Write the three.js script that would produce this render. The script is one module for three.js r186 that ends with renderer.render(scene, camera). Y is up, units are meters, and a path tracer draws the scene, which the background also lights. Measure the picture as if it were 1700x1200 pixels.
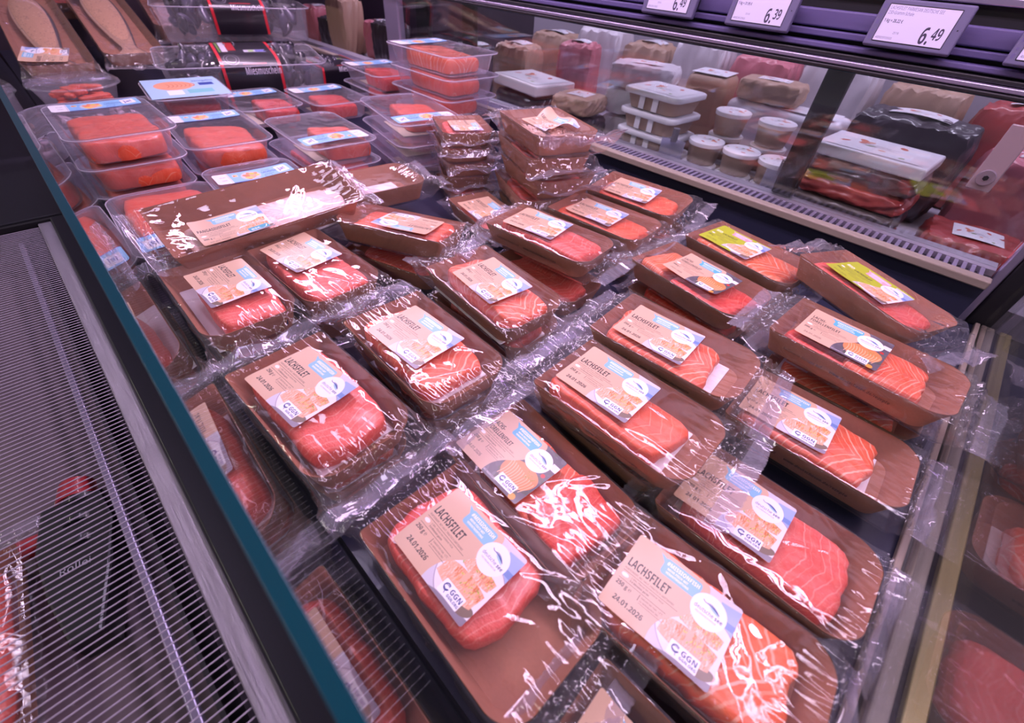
import * as THREE from 'three';
import { mergeGeometries } from 'three/addons/utils/BufferGeometryUtils.js';
import { RoundedBoxGeometry } from 'three/addons/geometries/RoundedBoxGeometry.js';
import { RectAreaLightUniformsLib } from 'three/addons/lights/RectAreaLightUniformsLib.js';
import { createNoise2D } from 'simplex-noise';

// ---------------------------------------------------------------- camera, light, exposure
const scene = new THREE.Scene();
scene.background = new THREE.Color(0x08070c);
const camera = new THREE.PerspectiveCamera(79.57, 1700 / 1200, 0.02, 60);
{
  const r = Math.PI / 180, yaw = -42.35 * r, pitch = 43.14 * r, roll = -4.695 * r;
  const fwd = new THREE.Vector3(Math.sin(yaw) * Math.cos(pitch), -Math.sin(pitch), -Math.cos(yaw) * Math.cos(pitch));
  const right = new THREE.Vector3(Math.cos(yaw), 0, Math.sin(yaw));
  const down = right.clone().cross(fwd).negate();
  const r2 = right.clone().multiplyScalar(Math.cos(roll)).addScaledVector(down, Math.sin(roll));
  const d2 = right.clone().multiplyScalar(-Math.sin(roll)).addScaledVector(down, Math.cos(roll));
  camera.matrixAutoUpdate = true;
  camera.quaternion.setFromRotationMatrix(new THREE.Matrix4().makeBasis(r2, d2.clone().negate(), fwd.clone().negate()));
  camera.position.set(0, 0.442, 0);
  camera.focus = 0.62;
  camera.userData.fStop = 4.5;
}
scene.add(camera);
const renderer = new THREE.WebGLRenderer({ antialias: true });
renderer.toneMapping = THREE.LinearToneMapping;
renderer.toneMappingExposure = 0.31;
renderer.shadowMap.enabled = true;
RectAreaLightUniformsLib.init();
const LAMP_TUBE = new THREE.Color().setRGB(0.98, 0.69, 1.0);
const LAMP_WARM = new THREE.Color().setRGB(1.0, 0.93, 0.80);
const LAMP_CEIL = new THREE.Color().setRGB(0.82, 0.67, 1.0);
const I_TUBE = 125, I_CEIL = 13, I_WARM = 55;

// ---------------------------------------------------------------- helpers
function rng(seed) { let a = (seed * 2654435761) >>> 0; return () => { a = (a + 0x6D2B79F5) | 0; let t = Math.imul(a ^ (a >>> 15), 1 | a); t = (t + Math.imul(t ^ (t >>> 7), 61 | t)) ^ t; return ((t ^ (t >>> 14)) >>> 0) / 4294967296; }; }
const noise = createNoise2D(rng(77));
const D = Math.PI / 180, clamp = (v, a, b) => Math.min(b, Math.max(a, v)), lerp = (a, b, t) => a + (b - a) * t, sm = (t) => t * t * (3 - 2 * t);
const used = {};
function numbered(n) { used[n] = (used[n] || 0) + 1; return used[n] === 1 ? n : n + '_' + String(used[n] - 1).padStart(3, '0'); }
function mesh(name, geo, mat, parent) { const m = new THREE.Mesh(geo, mat); m.name = name; m.castShadow = m.receiveShadow = true; if (parent) parent.add(m); return m; }
function thing(name, label, category, group) { const g = new THREE.Group(); g.name = numbered(name); g.userData = { label, category }; if (group) g.userData.group = group; g.rotation.order = 'YXZ'; scene.add(g); return g; }
function put(g, x, y, z, yaw = 0, tx = 0, tz = 0) { g.position.set(x, y, z); g.rotation.set(tx * D, yaw * D, tz * D); return g; }
function struct(name, geo, mat, label, category) { const m = mesh(name, geo, mat, scene); m.userData = { kind: 'structure', label, category }; return m; }
function box(w, h, d, x = 0, y = 0, z = 0) { const g = new THREE.BoxGeometry(w, h, d); g.translate(x, y, z); return g; }
function span(x0, x1, y0, y1, z0, z1) { return box(x1 - x0, y1 - y0, z1 - z0, (x0 + x1) / 2, (y0 + y1) / 2, (z0 + z1) / 2); }
function rspan(x0, x1, y0, y1, z0, z1, r = 0.002) { const g = new RoundedBoxGeometry(x1 - x0, y1 - y0, z1 - z0, 2, r); g.translate((x0 + x1) / 2, (y0 + y1) / 2, (z0 + z1) / 2); return g; }
function gridGeo(nu, nv, f, closeU = false) {   // f(i/nu, j/nv) -> [x,y,z,u,v]
  const pos = [], uv = [], idx = [];
  for (let i = 0; i <= nu; i++) for (let j = 0; j <= nv; j++) { const p = f(i / nu, j / nv); pos.push(p[0], p[1], p[2]); uv.push(p[3] ?? i / nu, p[4] ?? j / nv); }
  for (let i = 0; i < nu; i++) for (let j = 0; j < nv; j++) { const a = i * (nv + 1) + j, b = a + nv + 1; idx.push(a, a + 1, b, b, a + 1, b + 1); }
  const g = new THREE.BufferGeometry(); g.setAttribute('position', new THREE.Float32BufferAttribute(pos, 3)); g.setAttribute('uv', new THREE.Float32BufferAttribute(uv, 2)); g.setIndex(idx); g.computeVertexNormals(); return g;
}
function outline(hx, hz, r, n = 64) {   // rounded rectangle, n points, even in angle of the corner arcs and sides
  const pts = []; const per = n / 4;
  const c = [[hx - r, hz - r, 0], [-hx + r, hz - r, 90], [-hx + r, -hz + r, 180], [hx - r, -hz + r, 270]];
  for (let k = 0; k < 4; k++) for (let i = 0; i < per; i++) { const a = (c[k][2] + 90 * i / (per - 1)) * D; pts.push([c[k][0] + r * Math.cos(a), c[k][1] + r * Math.sin(a)]); }
  return pts;
}
function loft(rings, capBottom = false, capTop = false) {   // rings: [{pts, y}]
  const n = rings[0].pts.length, pos = [], uv = [], idx = [];
  for (const [k, r] of rings.entries()) for (let i = 0; i <= n; i++) { const p = r.pts[i % n]; pos.push(p[0], r.y, p[1]); uv.push(p[0] + (r.y || 0) * 0.7, p[1] + k * 0.003); }
  for (let k = 0; k < rings.length - 1; k++) for (let i = 0; i < n; i++) { const a = k * (n + 1) + i, b = a + n + 1; idx.push(a, b, a + 1, b, b + 1, a + 1); }
  const cap = (k, flip) => { const c = pos.length / 3; let sx = 0, sz = 0; for (const p of rings[k].pts) { sx += p[0] / n; sz += p[1] / n; } pos.push(sx, rings[k].y, sz); uv.push(sx, sz); const s = pos.length / 3; for (let i = 0; i <= n; i++) { const p = rings[k].pts[i % n]; pos.push(p[0], rings[k].y, p[1]); uv.push(p[0], p[1]); } for (let i = 0; i < n; i++) flip ? idx.push(c, s + i, s + i + 1) : idx.push(c, s + i + 1, s + i); };
  if (capBottom) cap(0, true); if (capTop) cap(rings.length - 1, false);
  const g = new THREE.BufferGeometry(); g.setAttribute('position', new THREE.Float32BufferAttribute(pos, 3)); g.setAttribute('uv', new THREE.Float32BufferAttribute(uv, 2)); g.setIndex(idx); g.computeVertexNormals(); return g;
}
function cv(w, h) { const c = document.createElement('canvas'); c.width = w; c.height = h; return c; }
function tex(c, srgb = true) { const t = new THREE.CanvasTexture(c); if (srgb) t.colorSpace = THREE.SRGBColorSpace; t.wrapS = t.wrapT = THREE.RepeatWrapping; t.anisotropy = 8; return t; }
function dataTex(n, f, srgb = false) { const a = new Uint8Array(n * n * 4); for (let y = 0; y < n; y++) for (let x = 0; x < n; x++) { const v = f(x / n, y / n), k = (y * n + x) * 4; if (Array.isArray(v)) { a[k] = v[0]; a[k + 1] = v[1]; a[k + 2] = v[2]; } else a[k] = a[k + 1] = a[k + 2] = clamp(v * 255, 0, 255); a[k + 3] = 255; } const t = new THREE.DataTexture(a, n, n); t.magFilter = THREE.LinearFilter; t.minFilter = THREE.LinearFilter; t.wrapS = t.wrapT = THREE.MirroredRepeatWrapping; if (srgb) t.colorSpace = THREE.SRGBColorSpace; t.needsUpdate = true; return t; }
const P = (o) => new THREE.MeshPhysicalMaterial(o), S = (o) => new THREE.MeshStandardMaterial(o);
function fbm(x, y, o = 4) { let s = 0, a = 0.5; for (let i = 0; i < o; i++) { s += a * noise(x, y); x *= 2.03; y *= 2.03; a *= 0.5; } return s; }

// ---------------------------------------------------------------- textures and materials
// crumpled film relief: piecewise flat facets between random folds
const crumple = (() => {
  const R = rng(5), F = []; for (let i = 0; i < 46; i++) { const a = R() * 6.283, c = (R() - 0.5) * 1.1; F.push([Math.cos(a), Math.sin(a), c + 0.5 * Math.cos(a) + 0.5 * Math.sin(a), (R() - 0.5) * 2, 6 + R() * 10, R() * 6.28]); }
  const n = 768, H = new Float32Array(n * n); let lo = 1e9, hi = -1e9;
  for (let y = 0; y < n; y++) for (let x = 0; x < n; x++) { const u = x / n, v = y / n, w = 0.02 * noise(u * 5, v * 5); let h = 0; for (const f of F) { const d = f[0] * u + f[1] * v - f[2] + w * Math.sin(f[5]); const along = -f[1] * u + f[0] * v; h += f[3] * Math.max(0, 0.09 - Math.abs(d)) * (0.5 + 0.5 * Math.sin(along * f[4] + f[5])); } h += 0.012 * noise(u * 9 + 4, v * 9); H[y * n + x] = h; lo = Math.min(lo, h); hi = Math.max(hi, h); }
  return dataTex(n, (u, v) => (H[Math.round(v * n) * n + Math.round(u * n)] - lo) / (hi - lo));
})();
crumple.repeat.set(4.2, 4.2);
const kraftTex = dataTex(256, (u, v) => { const s = 1 + 0.05 * fbm(u * 30, v * 90, 3) + 0.05 * fbm(u * 5, v * 5, 3) + (noise(u * 190, v * 190) > 0.82 ? -0.06 : 0); return [162 * s, 108 * s, 84 * s].map((c) => clamp(c, 0, 255)); }, true);
kraftTex.repeat.set(6, 6);
const brushed = dataTex(256, (u, v) => 0.5 + 0.3 * noise(u * 3, v * 160) + 0.15 * noise(u * 9, v * 300)); brushed.repeat.set(3, 3);
const speckle = dataTex(512, (u, v) => { const s = noise(u * 150, v * 150) > 0.87 && noise(u * 40 + 9, v * 40) > 0.1 ? 120 : 0; const b = 1 + 0.3 * fbm(u * 8, v * 8, 3); return [20 * b + s, 19 * b + s * 0.95, 30 * b + s]; }, true); speckle.repeat.set(3.5, 3.5);

function strandLines(g, w, h, col, n, amp, R, lw) {   // the pale fat lines of a salmon side, bowed across the fillet
  g.strokeStyle = col; g.lineCap = 'round';
  for (let i = -3; i < n + 4; i++) {
    const x0 = (i + 0.35 * (R() - 0.5)) * w / n; g.lineWidth = lw * (0.55 + R() * 0.9); g.globalAlpha = 0.35 + R() * 0.5; g.beginPath();
    for (let k = 0; k <= 28; k++) { const v = k / 28, s = v - 0.5; const x = x0 + amp * w * (0.32 - Math.abs(s) * 1.15 + 0.8 * s * s) + 9 * noise(i * 3.1, v * 3) + 4 * noise(i * 7, v * 11); k ? g.lineTo(x, v * h) : g.moveTo(x, v * h); }
    g.stroke();
  }
  g.globalAlpha = 1;
}
function filletTex(kind) {
  const w = 768, h = 512, c = cv(w, h), g = c.getContext('2d'), R = rng(kind * 31 + 3);
  const base = [['#ec5f38', '#df4526'], ['#ec5e38', '#e04828'], ['#e6564a', '#d63e36'], ['#da3626', '#c0241a'], ['#f0d3d0', '#e2bdbd'], ['#f2703e', '#e8562c']][kind];
  g.fillStyle = base[0]; g.fillRect(0, 0, w, h);
  for (let i = 0; i < 420; i++) { g.globalAlpha = 0.10; g.fillStyle = R() < 0.5 ? base[1] : '#f6a58c'; g.beginPath(); g.ellipse(R() * w, R() * h, 20 + R() * 70, 6 + R() * 22, R() * 3, 0, 7); g.fill(); }
  g.globalAlpha = 1;
  const line = kind === 4 ? '#d7a9ae' : '#f9c3a9';
  if (kind === 0) strandLines(g, w, h, line, 17, 0.5, R, 8);
  if (kind === 1) strandLines(g, w, h, '#f09a7c', 12, 0.3, R, 4);
  if (kind === 2) { strandLines(g, w, h, '#f2a294', 20, 0.22, R, 5); for (let i = 0; i < 900; i++) { g.globalAlpha = 0.25; g.fillStyle = R() < 0.6 ? '#f5b4a8' : '#c84840'; g.beginPath(); g.ellipse(R() * w, R() * h, 2 + R() * 5, 1 + R() * 3, R() * 3, 0, 7); g.fill(); } g.globalAlpha = 1; }
  if (kind === 3) strandLines(g, w, h, '#ef9a80', 15, 0.4, R, 4);
  if (kind === 4) { strandLines(g, w, h, line, 26, 0.3, R, 4); g.strokeStyle = '#c99aa2'; g.lineWidth = 8; g.globalAlpha = 0.6; g.beginPath(); g.moveTo(0, h * 0.52); g.lineTo(w, h * 0.47); g.stroke(); g.globalAlpha = 1; }
  if (kind === 5) { strandLines(g, w, h, '#fbd2c2', 14, 0.55, R, 10); }
  return tex(c);
}
const meatBump = dataTex(256, (u, v) => 0.5 + 0.35 * fbm(u * 14, v * 26, 3) + 0.2 * noise(u * 60, v * 60));
const filletMats = [0, 1, 2, 3, 4, 5].map((k) => P({ map: filletTex(k), roughness: 0.45, clearcoat: 0.3, clearcoatRoughness: 0.15, bumpMap: meatBump, bumpScale: 0.0005 }));
const padTex = (() => { const c = cv(256, 256), g = c.getContext('2d'); g.fillStyle = '#f1eef4'; g.fillRect(0, 0, 256, 256); g.fillStyle = '#b9b2c8'; for (let i = 0; i < 16; i++) for (let j = 0; j < 16; j++) { g.beginPath(); g.arc(i * 16 + (j % 2) * 8 + 4, j * 16 + 8, 2.6, 0, 7); g.fill(); } return tex(c); })(); padTex.repeat.set(16, 16);
const M = {
  kraft: S({ map: kraftTex, roughness: 0.78 }),
  pad: S({ map: padTex, roughness: 0.9 }),
  film: P({ color: 0xffffff, transmission: 0.975, thickness: 0, roughness: 0.04, ior: 1.55, bumpMap: crumple, bumpScale: 0.0018, side: THREE.DoubleSide }),
  seal: P({ color: 0xf4f2fa, transmission: 0.91, thickness: 0, roughness: 0.06, ior: 1.58, side: THREE.DoubleSide }),
  clear: P({ color: 0xf2f0f8, transmission: 0.89, thickness: 0, roughness: 0.2, ior: 1.45, side: THREE.DoubleSide }),
  lid: P({ color: 0xf6f4fb, transmission: 0.95, thickness: 0, roughness: 0.1, ior: 1.45, bumpMap: crumple, bumpScale: 0.0025, side: THREE.DoubleSide }),
  glass: P({ color: 0xf3f8f6, transmission: 1, thickness: 0, roughness: 0.02, ior: 1.52 }),
  dividerGlass: P({ color: 0xf3f8f6, transmission: 1, thickness: 0, roughness: 0.02, ior: 1.85 }),
  glassEdge: P({ color: new THREE.Color().setRGB(0.0, 0.055, 0.08), roughness: 0.25, clearcoat: 0.6 }),
  deck: P({ color: new THREE.Color().setRGB(0.022, 0.024, 0.05), roughness: 0.32, clearcoat: 0.2 }),
  black: P({ map: speckle, color: 0xa8a8c4, roughness: 0.38, clearcoat: 0.25 }),
  blackPlain: S({ color: 0x141218, roughness: 0.5 }),
  steel: S({ color: 0xb8b0be, metalness: 0.85, roughness: 0.34, roughnessMap: null, bumpMap: brushed, bumpScale: 0.0002 }),
  wire: P({ color: 0xc4b6cc, roughness: 0.25, clearcoat: 0.5 }),
  trough: P({ color: 0x665860, roughness: 0.3, clearcoat: 0.4 }),
  beige: P({ color: 0x9a8c80, roughness: 0.4, clearcoat: 0.2, bumpMap: brushed, bumpScale: 0.0003 }),
  brass: S({ color: 0xa8986a, metalness: 0.5, roughness: 0.35 }),
  alu: S({ color: 0xb5acc8, metalness: 0.8, roughness: 0.3 }),
  rail: P({ color: 0x5a5180, roughness: 0.42, bumpMap: brushed, bumpScale: 0.0002 }),
  bezel: P({ color: 0x5c5878, roughness: 0.55 }),
  olive: S({ color: 0x241f1b, roughness: 0.55, metalness: 0.2 }),
  whitePlastic: P({ color: 0xe8e4ee, roughness: 0.35, clearcoat: 0.2 }),
  grey: S({ color: 0x6b6672, roughness: 0.6 }),
  darkPanel: S({ color: 0x3a2c3a, roughness: 0.5 }),
  paleGrey: S({ color: 0xa39aa6, roughness: 0.6 }),
};

// ---------------------------------------------------------------- printed labels
function cond(g, s, x, y, size, sx, weight = '', col) { if (col) g.fillStyle = col; g.save(); g.translate(x, y); g.scale(sx, 1); g.font = `${weight} ${size}px sans-serif`; g.fillText(s, 0, 0); g.restore(); }
function dishes(g, kind, R) {
  if (kind === 'trout') {
    g.fillStyle = '#5d5660'; g.fillRect(300, 0, 724, 800);
    for (let i = 0; i < 60; i++) { g.globalAlpha = 0.4; g.fillStyle = ['#3f4a2c', '#6d6470', '#7d7a84', '#55603a'][i % 4]; g.beginPath(); g.ellipse(420 + R() * 600, R() * 800, 20 + R() * 60, 10 + R() * 30, R() * 3, 0, 7); g.fill(); } g.globalAlpha = 1;
    g.fillStyle = '#e8e6ee'; g.fillRect(930, 120, 94, 90);
    g.fillStyle = '#ef8a54'; g.beginPath(); g.moveTo(560, 470); g.bezierCurveTo(640, 330, 960, 300, 1000, 470); g.bezierCurveTo(1010, 640, 860, 720, 700, 690); g.bezierCurveTo(600, 660, 530, 590, 560, 470); g.fill();
    g.strokeStyle = '#f9bd92'; g.lineWidth = 9; for (let i = 0; i < 12; i++) { g.beginPath(); g.moveTo(580 + i * 36, 420 + 6 * i); g.quadraticCurveTo(640 + i * 32, 520, 600 + i * 30, 680); g.stroke(); }
    g.fillStyle = '#7c8a2e'; for (let i = 0; i < 26; i++) { g.beginPath(); g.ellipse(820 + R() * 120, 400 + R() * 110, 5 + R() * 16, 3, R() * 3, 0, 7); g.fill(); }
    g.fillStyle = '#c8342e'; g.beginPath(); g.arc(960, 330, 26, 0, 7); g.fill(); g.fillStyle = '#e09a3a'; g.beginPath(); g.arc(930, 760, 40, 0, 7); g.fill();
    return;
  }
  g.fillStyle = '#cfcad8'; g.fillRect(300, 0, 724, 800);
  g.fillStyle = '#9aaedb'; g.beginPath(); g.moveTo(850, 60); g.lineTo(1024, 40); g.lineTo(1024, 330); g.lineTo(900, 300); g.fill(); g.fillStyle = '#6f8bc6'; g.fillRect(930, 190, 94, 60);
  g.fillStyle = '#e9e4ec'; g.beginPath(); g.ellipse(800, 520, 350, 300, 0.2, 0, 7); g.fill(); g.strokeStyle = '#a89fb2'; g.lineWidth = 9; g.beginPath(); g.ellipse(800, 520, 352, 302, 0.2, 0, 7); g.stroke(); g.fillStyle = '#8d8494'; g.beginPath(); g.moveTo(560, 800); g.lineTo(1024, 800); g.lineTo(1024, 730); g.lineTo(640, 770); g.fill(); g.fillStyle = '#7d6a5c'; g.beginPath(); g.ellipse(940, 700, 90, 50, -0.4, 0, 7); g.fill();
  for (let i = 0; i < 34; i++) { g.globalAlpha = 0.8; g.fillStyle = ['#b4bd4a', '#8f9f35', '#d7d98f'][i % 3]; g.beginPath(); g.ellipse(520 + R() * 220, 370 + R() * 80, 8 + R() * 24, 4 + R() * 10, R() * 3, 0, 7); g.fill(); } g.globalAlpha = 1;
  const piece = (x, y, w, h, a) => { g.save(); g.translate(x, y); g.rotate(a); g.beginPath(); g.moveTo(0, h * 0.25); g.bezierCurveTo(w * 0.15, -h * 0.1, w * 0.7, -h * 0.16, w, h * 0.02); g.lineTo(w * 0.98, h * 0.8); g.bezierCurveTo(w * 0.75, h * 1.05, w * 0.3, h * 1.08, 0, h * 0.9); g.closePath(); g.clip(); g.fillStyle = '#efb092'; g.fillRect(-20, -60, w + 60, h + 120);
    for (let i = 0; i < 190; i++) { const u = R() * w, v = R() * h; g.globalAlpha = 0.35 + R() * 0.4; g.strokeStyle = v < h * 0.45 && u > w * 0.25 ? ['#d8793a', '#c8642a', '#e8974f', '#b5551f'][i % 4] : ['#f6d2c0', '#eaa585', '#e59a78', '#fbe6da', '#d98a66'][i % 5]; g.lineWidth = 3 + R() * 8; g.beginPath(); g.moveTo(u - 6, v - 22); g.quadraticCurveTo(u + 14, v, u - 2, v + 24); g.stroke(); }
    g.globalAlpha = 0.85; for (let i = 0; i < 22; i++) { g.fillStyle = ['#bfc24a', '#9aa63a', '#d9d36a'][i % 3]; g.beginPath(); g.ellipse(w * (0.35 + 0.6 * R()), h * R() * 0.55, 5 + R() * 11, 3 + R() * 4, R() * 3, 0, 7); g.fill(); } g.globalAlpha = 1; g.restore(); };
  piece(640, 330, 350, 130, 0.08); piece(520, 470, 470, 210, 0.06);
}
function ggn(g, x, y) { g.fillStyle = '#f7f5fb'; g.beginPath(); g.roundRect(x, y, 262, 128, 10); g.fill(); g.strokeStyle = '#27357f'; g.lineWidth = 10; g.beginPath(); g.arc(x + 58, y + 52, 30, 0.3, 5.6); g.stroke(); g.lineWidth = 6; g.beginPath(); g.moveTo(x + 34, y + 44); g.quadraticCurveTo(x + 58, y + 26, x + 82, y + 44); g.moveTo(x + 34, y + 62); g.quadraticCurveTo(x + 58, y + 84, x + 82, y + 62); g.stroke(); g.beginPath(); g.moveTo(x + 66, y + 84); g.lineTo(x + 74, y + 106); g.stroke(); cond(g, 'GGN', x + 106, y + 70, 66, 0.98, 'bold', '#27357f'); cond(g, 'GGN.ORG', x + 106, y + 108, 36, 0.9, 'bold'); }
function seeLogo(g, x, y, r) {
  g.fillStyle = '#f4f1fa'; g.beginPath(); g.ellipse(x, y, r, r, 0, 0, 7); g.fill();
  g.strokeStyle = '#2b3576'; g.lineWidth = 6; g.beginPath(); g.moveTo(x - 74, y - 78); g.quadraticCurveTo(x - 60, y - 58, x - 36, y - 62); g.quadraticCurveTo(x + 10, y - 96, x + 86, y - 30); g.stroke();
  g.fillStyle = '#2f4f9a'; g.beginPath(); g.moveTo(x - 36, y - 58); g.quadraticCurveTo(x + 20, y - 88, x + 92, y - 22); g.quadraticCurveTo(x + 10, y - 60, x - 36, y - 58); g.fill();
  g.fillStyle = '#9cc7d4'; g.beginPath(); g.moveTo(x - 14, y - 50); g.quadraticCurveTo(x + 40, y - 56, x + 100, y - 8); g.quadraticCurveTo(x + 30, y - 20, x - 14, y - 50); g.fill();
  cond(g, 'deutsche', x - 124, y + 30, 50, 0.86, '', '#3b4379'); cond(g, 'see', x + 62, y + 30, 50, 0.86, 'bold', '#232c6b'); cond(g, 'FISCHMANUFAKTUR', x - 100, y + 66, 22, 0.95, '', '#6a6f94');
}
function makeLabel(kind) {
  const c = cv(1024, 800), g = c.getContext('2d'), R = rng(kind.length * 17 + 5);
  const bg = kind === 'bio' ? '#b4bf2e' : '#d5b197', bub = kind === 'bio' ? '#dfa3b4' : kind === 'trout' ? '#5db4d6' : '#86bfdc';
  g.save(); g.beginPath(); g.roundRect(0, 0, 1024, 800, 26); g.clip();
  dishes(g, kind, R);
  g.fillStyle = bg; g.beginPath(); g.moveTo(0, 0); g.lineTo(700, 0); g.bezierCurveTo(800, 60, 720, 300, 620, 430); g.bezierCurveTo(540, 520, 440, 600, 470, 800); g.lineTo(0, 800); g.fill();
  if (kind === 'bio') { g.fillStyle = bg; g.fillRect(0, 0, 1024, 30); g.fillStyle = '#a9b72c'; g.beginPath(); g.ellipse(560, 790, 140, 60, 0, 0, 7); g.fill(); }
  g.fillStyle = bub; g.beginPath(); g.roundRect(300, 40, 370, 168, 34); g.fill(); g.beginPath(); g.moveTo(240, 30); g.lineTo(330, 60); g.lineTo(310, 110); g.fill();
  cond(g, '#MISSIONFISH', 326, 104, 56, 0.82, 'bold', '#f6f6fb'); cond(g, 'MEHR FISCH MIT', 350, 144, 32, 0.8, 'bold'); cond(g, 'VERANTWORTUNG', 350, 182, 32, 0.8, 'bold');
  const ink = '#2a2024';
  if (kind === 'trout') { cond(g, 'LACHS-', 44, 262, 94, 0.56, 'bold', ink); cond(g, 'FORELLENFILET', 44, 356, 94, 0.56, 'bold', ink); }
  else if (kind === 'bio') { cond(g, 'BIO', 44, 330, 96, 0.75, 'bold', '#f6f6ea'); cond(g, 'LACHSFILET', 200, 345, 92, 0.58, 'bold', ink); }
  else if (kind === 'pang') cond(g, 'PANGASIUSFILET', 36, 345, 100, 0.58, 'bold', ink);
  else if (kind === 'kabel') cond(g, 'KABELJAUFILET', 36, 345, 100, 0.58, 'bold', ink);
  else cond(g, 'LACHSFILET', 40, 352, 126, 0.585, 'bold', ink);
  cond(g, 'PORTIONIERT, MIT HAUT, PRAKTISCH GRÄTENFREI', 44, 396, 28, 0.78, '', '#5a4640');
  g.fillStyle = '#5a4640'; g.fillRect(44, 412, 540, 4); g.fillStyle = '#f3eef2'; g.beginPath(); g.ellipse(82, 452, 34, 20, 0, 0, 7); g.fill();
  cond(g, '2 Min. Pfanne bei mittlerer Hitze', 140, 448, 26, 0.85, '', '#5a4640'); cond(g, '3-4 Minuten garen', 140, 480, 26, 0.85, 'bold', '#5a4640'); g.fillRect(44, 500, 470, 4);
  cond(g, kind === 'lachs' ? '250 g ℮' : kind === 'pang' ? '300 g ℮' : '200 g ℮', 44, 566, 58, 0.8, 'bold', ink); g.fillRect(270, 516, 5, 60); cond(g, 'Gekühlt bei max. +2°C', 290, 540, 25, 0.85, '', '#5a4640'); cond(g, 'zu verbrauchen bis:', 290, 572, 25, 0.85, '', '#5a4640'); g.fillRect(290, 586, 230, 3);
  cond(g, kind === 'pang' ? '20.01.2026' : '24.01.2026', 90, 704, kind === 'trout' || kind === 'bio' ? 56 : 70, 0.84, kind === 'lachs' ? 'bold' : '', ink);
  seeLogo(g, 792, 225, 158);
  if (kind === 'lachs' || kind === 'trout' || kind === 'kabel') ggn(g, 640, 632);
  if (kind === 'trout') cond(g, 'GGC 4063061123456', 470, 770, 30, 0.7, '', '#e6e0ea');
  if (kind === 'pang') { g.fillStyle = '#3aa3bb'; g.beginPath(); g.roundRect(660, 560, 300, 170, 10); g.fill(); cond(g, 'asc', 690, 660, 100, 0.9, 'bold', '#f2fbfd'); g.strokeStyle = '#f2fbfd'; g.lineWidth = 14; g.beginPath(); g.moveTo(860, 690); g.quadraticCurveTo(900, 720, 940, 590); g.stroke(); cond(g, 'ZERTIFIZIERT', 690, 706, 34, 0.8, '', '#f2fbfd'); }
  g.restore();
  return P({ map: tex(c), roughness: 0.42, clearcoat: 0.35, clearcoatRoughness: 0.25, alphaTest: 0.5, side: THREE.DoubleSide });
}
const stickers = { lachs: makeLabel('lachs'), trout: makeLabel('trout'), bio: makeLabel('bio'), pang: makeLabel('pang'), kabel: makeLabel('kabel') };
const sidePrint = (() => { const c = cv(1024, 96), g = c.getContext('2d'); g.fillStyle = '#3a2622'; cond(g, 'Raffinierte Rezepte auf', 40, 62, 44, 0.8); cond(g, 'www.deutschesee.de/rezepte', 470, 62, 44, 0.8, 'bold'); g.save(); g.translate(0, 0); g.restore(); const m = S({ map: tex(c), roughness: 0.8, transparent: true, side: THREE.DoubleSide }); return m; })();
const sideBadge = (() => { const c = cv(512, 128), g = c.getContext('2d'); g.fillStyle = '#2c2c58'; g.beginPath(); g.roundRect(6, 6, 500, 116, 20); g.fill(); cond(g, '#MISSIONFISH', 50, 86, 66, 0.8, 'bold', '#8f8fae'); return S({ map: tex(c), roughness: 0.6, alphaTest: 0.5, side: THREE.DoubleSide }); })();
const blueLabel = (() => {
  const c = cv(1024, 300), g = c.getContext('2d'), R = rng(9); g.save(); g.beginPath(); g.roundRect(0, 0, 1024, 300, 40); g.clip();
  g.fillStyle = '#8fc4ee'; g.fillRect(0, 0, 1024, 300); g.fillStyle = '#3d63c4'; g.fillRect(0, 286, 1024, 14); g.fillRect(0, 0, 1024, 5);
  g.fillStyle = '#f1eff8'; g.fillRect(0, 0, 190, 300); g.fillStyle = '#8d88a8'; g.fillRect(176, 20, 4, 260); cond(g, '22.01.', 70, 120, 34, 0.9, '', '#4a4868'); cond(g, '2026', 74, 210, 34, 0.9, '', '#4a4868');
  g.fillStyle = '#f0ece8'; g.fillRect(235, 70, 62, 62); g.fillStyle = '#e5823a'; g.fillRect(240, 80, 26, 44); g.fillStyle = '#dfc14a'; g.fillRect(268, 80, 24, 44);
  g.fillStyle = '#c9ccd6'; g.beginPath(); g.ellipse(450, 160, 128, 118, 0, 0, 7); g.fill(); for (let i = 0; i < 16; i++) { g.fillStyle = ['#f09a70', '#ee8a5e', '#f4b090', '#f0d070'][i % 4]; g.beginPath(); g.ellipse(400 + R() * 110, 110 + R() * 110, 40 + R() * 30, 22 + R() * 18, R() * 3, 0, 7); g.fill(); } g.fillStyle = '#e8c84f'; g.beginPath(); g.arc(480, 110, 30, 0, 7); g.fill();
  cond(g, 'Frisches', 620, 90, 34, 0.9, '', '#2a4aa0'); cond(g, 'LACHSFILET', 600, 160, 66, 0.62, 'bold', '#1f3f9c'); cond(g, 'mit Haut', 620, 210, 36, 0.9, '', '#2a4aa0'); g.strokeStyle = '#2a4aa0'; g.lineWidth = 5; g.strokeRect(610, 224, 90, 50);
  g.fillStyle = '#f3f1fa'; g.save(); g.translate(890, 130); g.rotate(-0.08); g.beginPath(); g.roundRect(-85, -90, 170, 180, 20); g.fill(); cond(g, 'ja!', -54, 36, 110, 0.8, 'bold', '#2c3a94'); g.restore(); g.restore();
  return P({ map: tex(c), roughness: 0.4, clearcoat: 0.3, alphaTest: 0.5, side: THREE.DoubleSide });
})();

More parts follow.
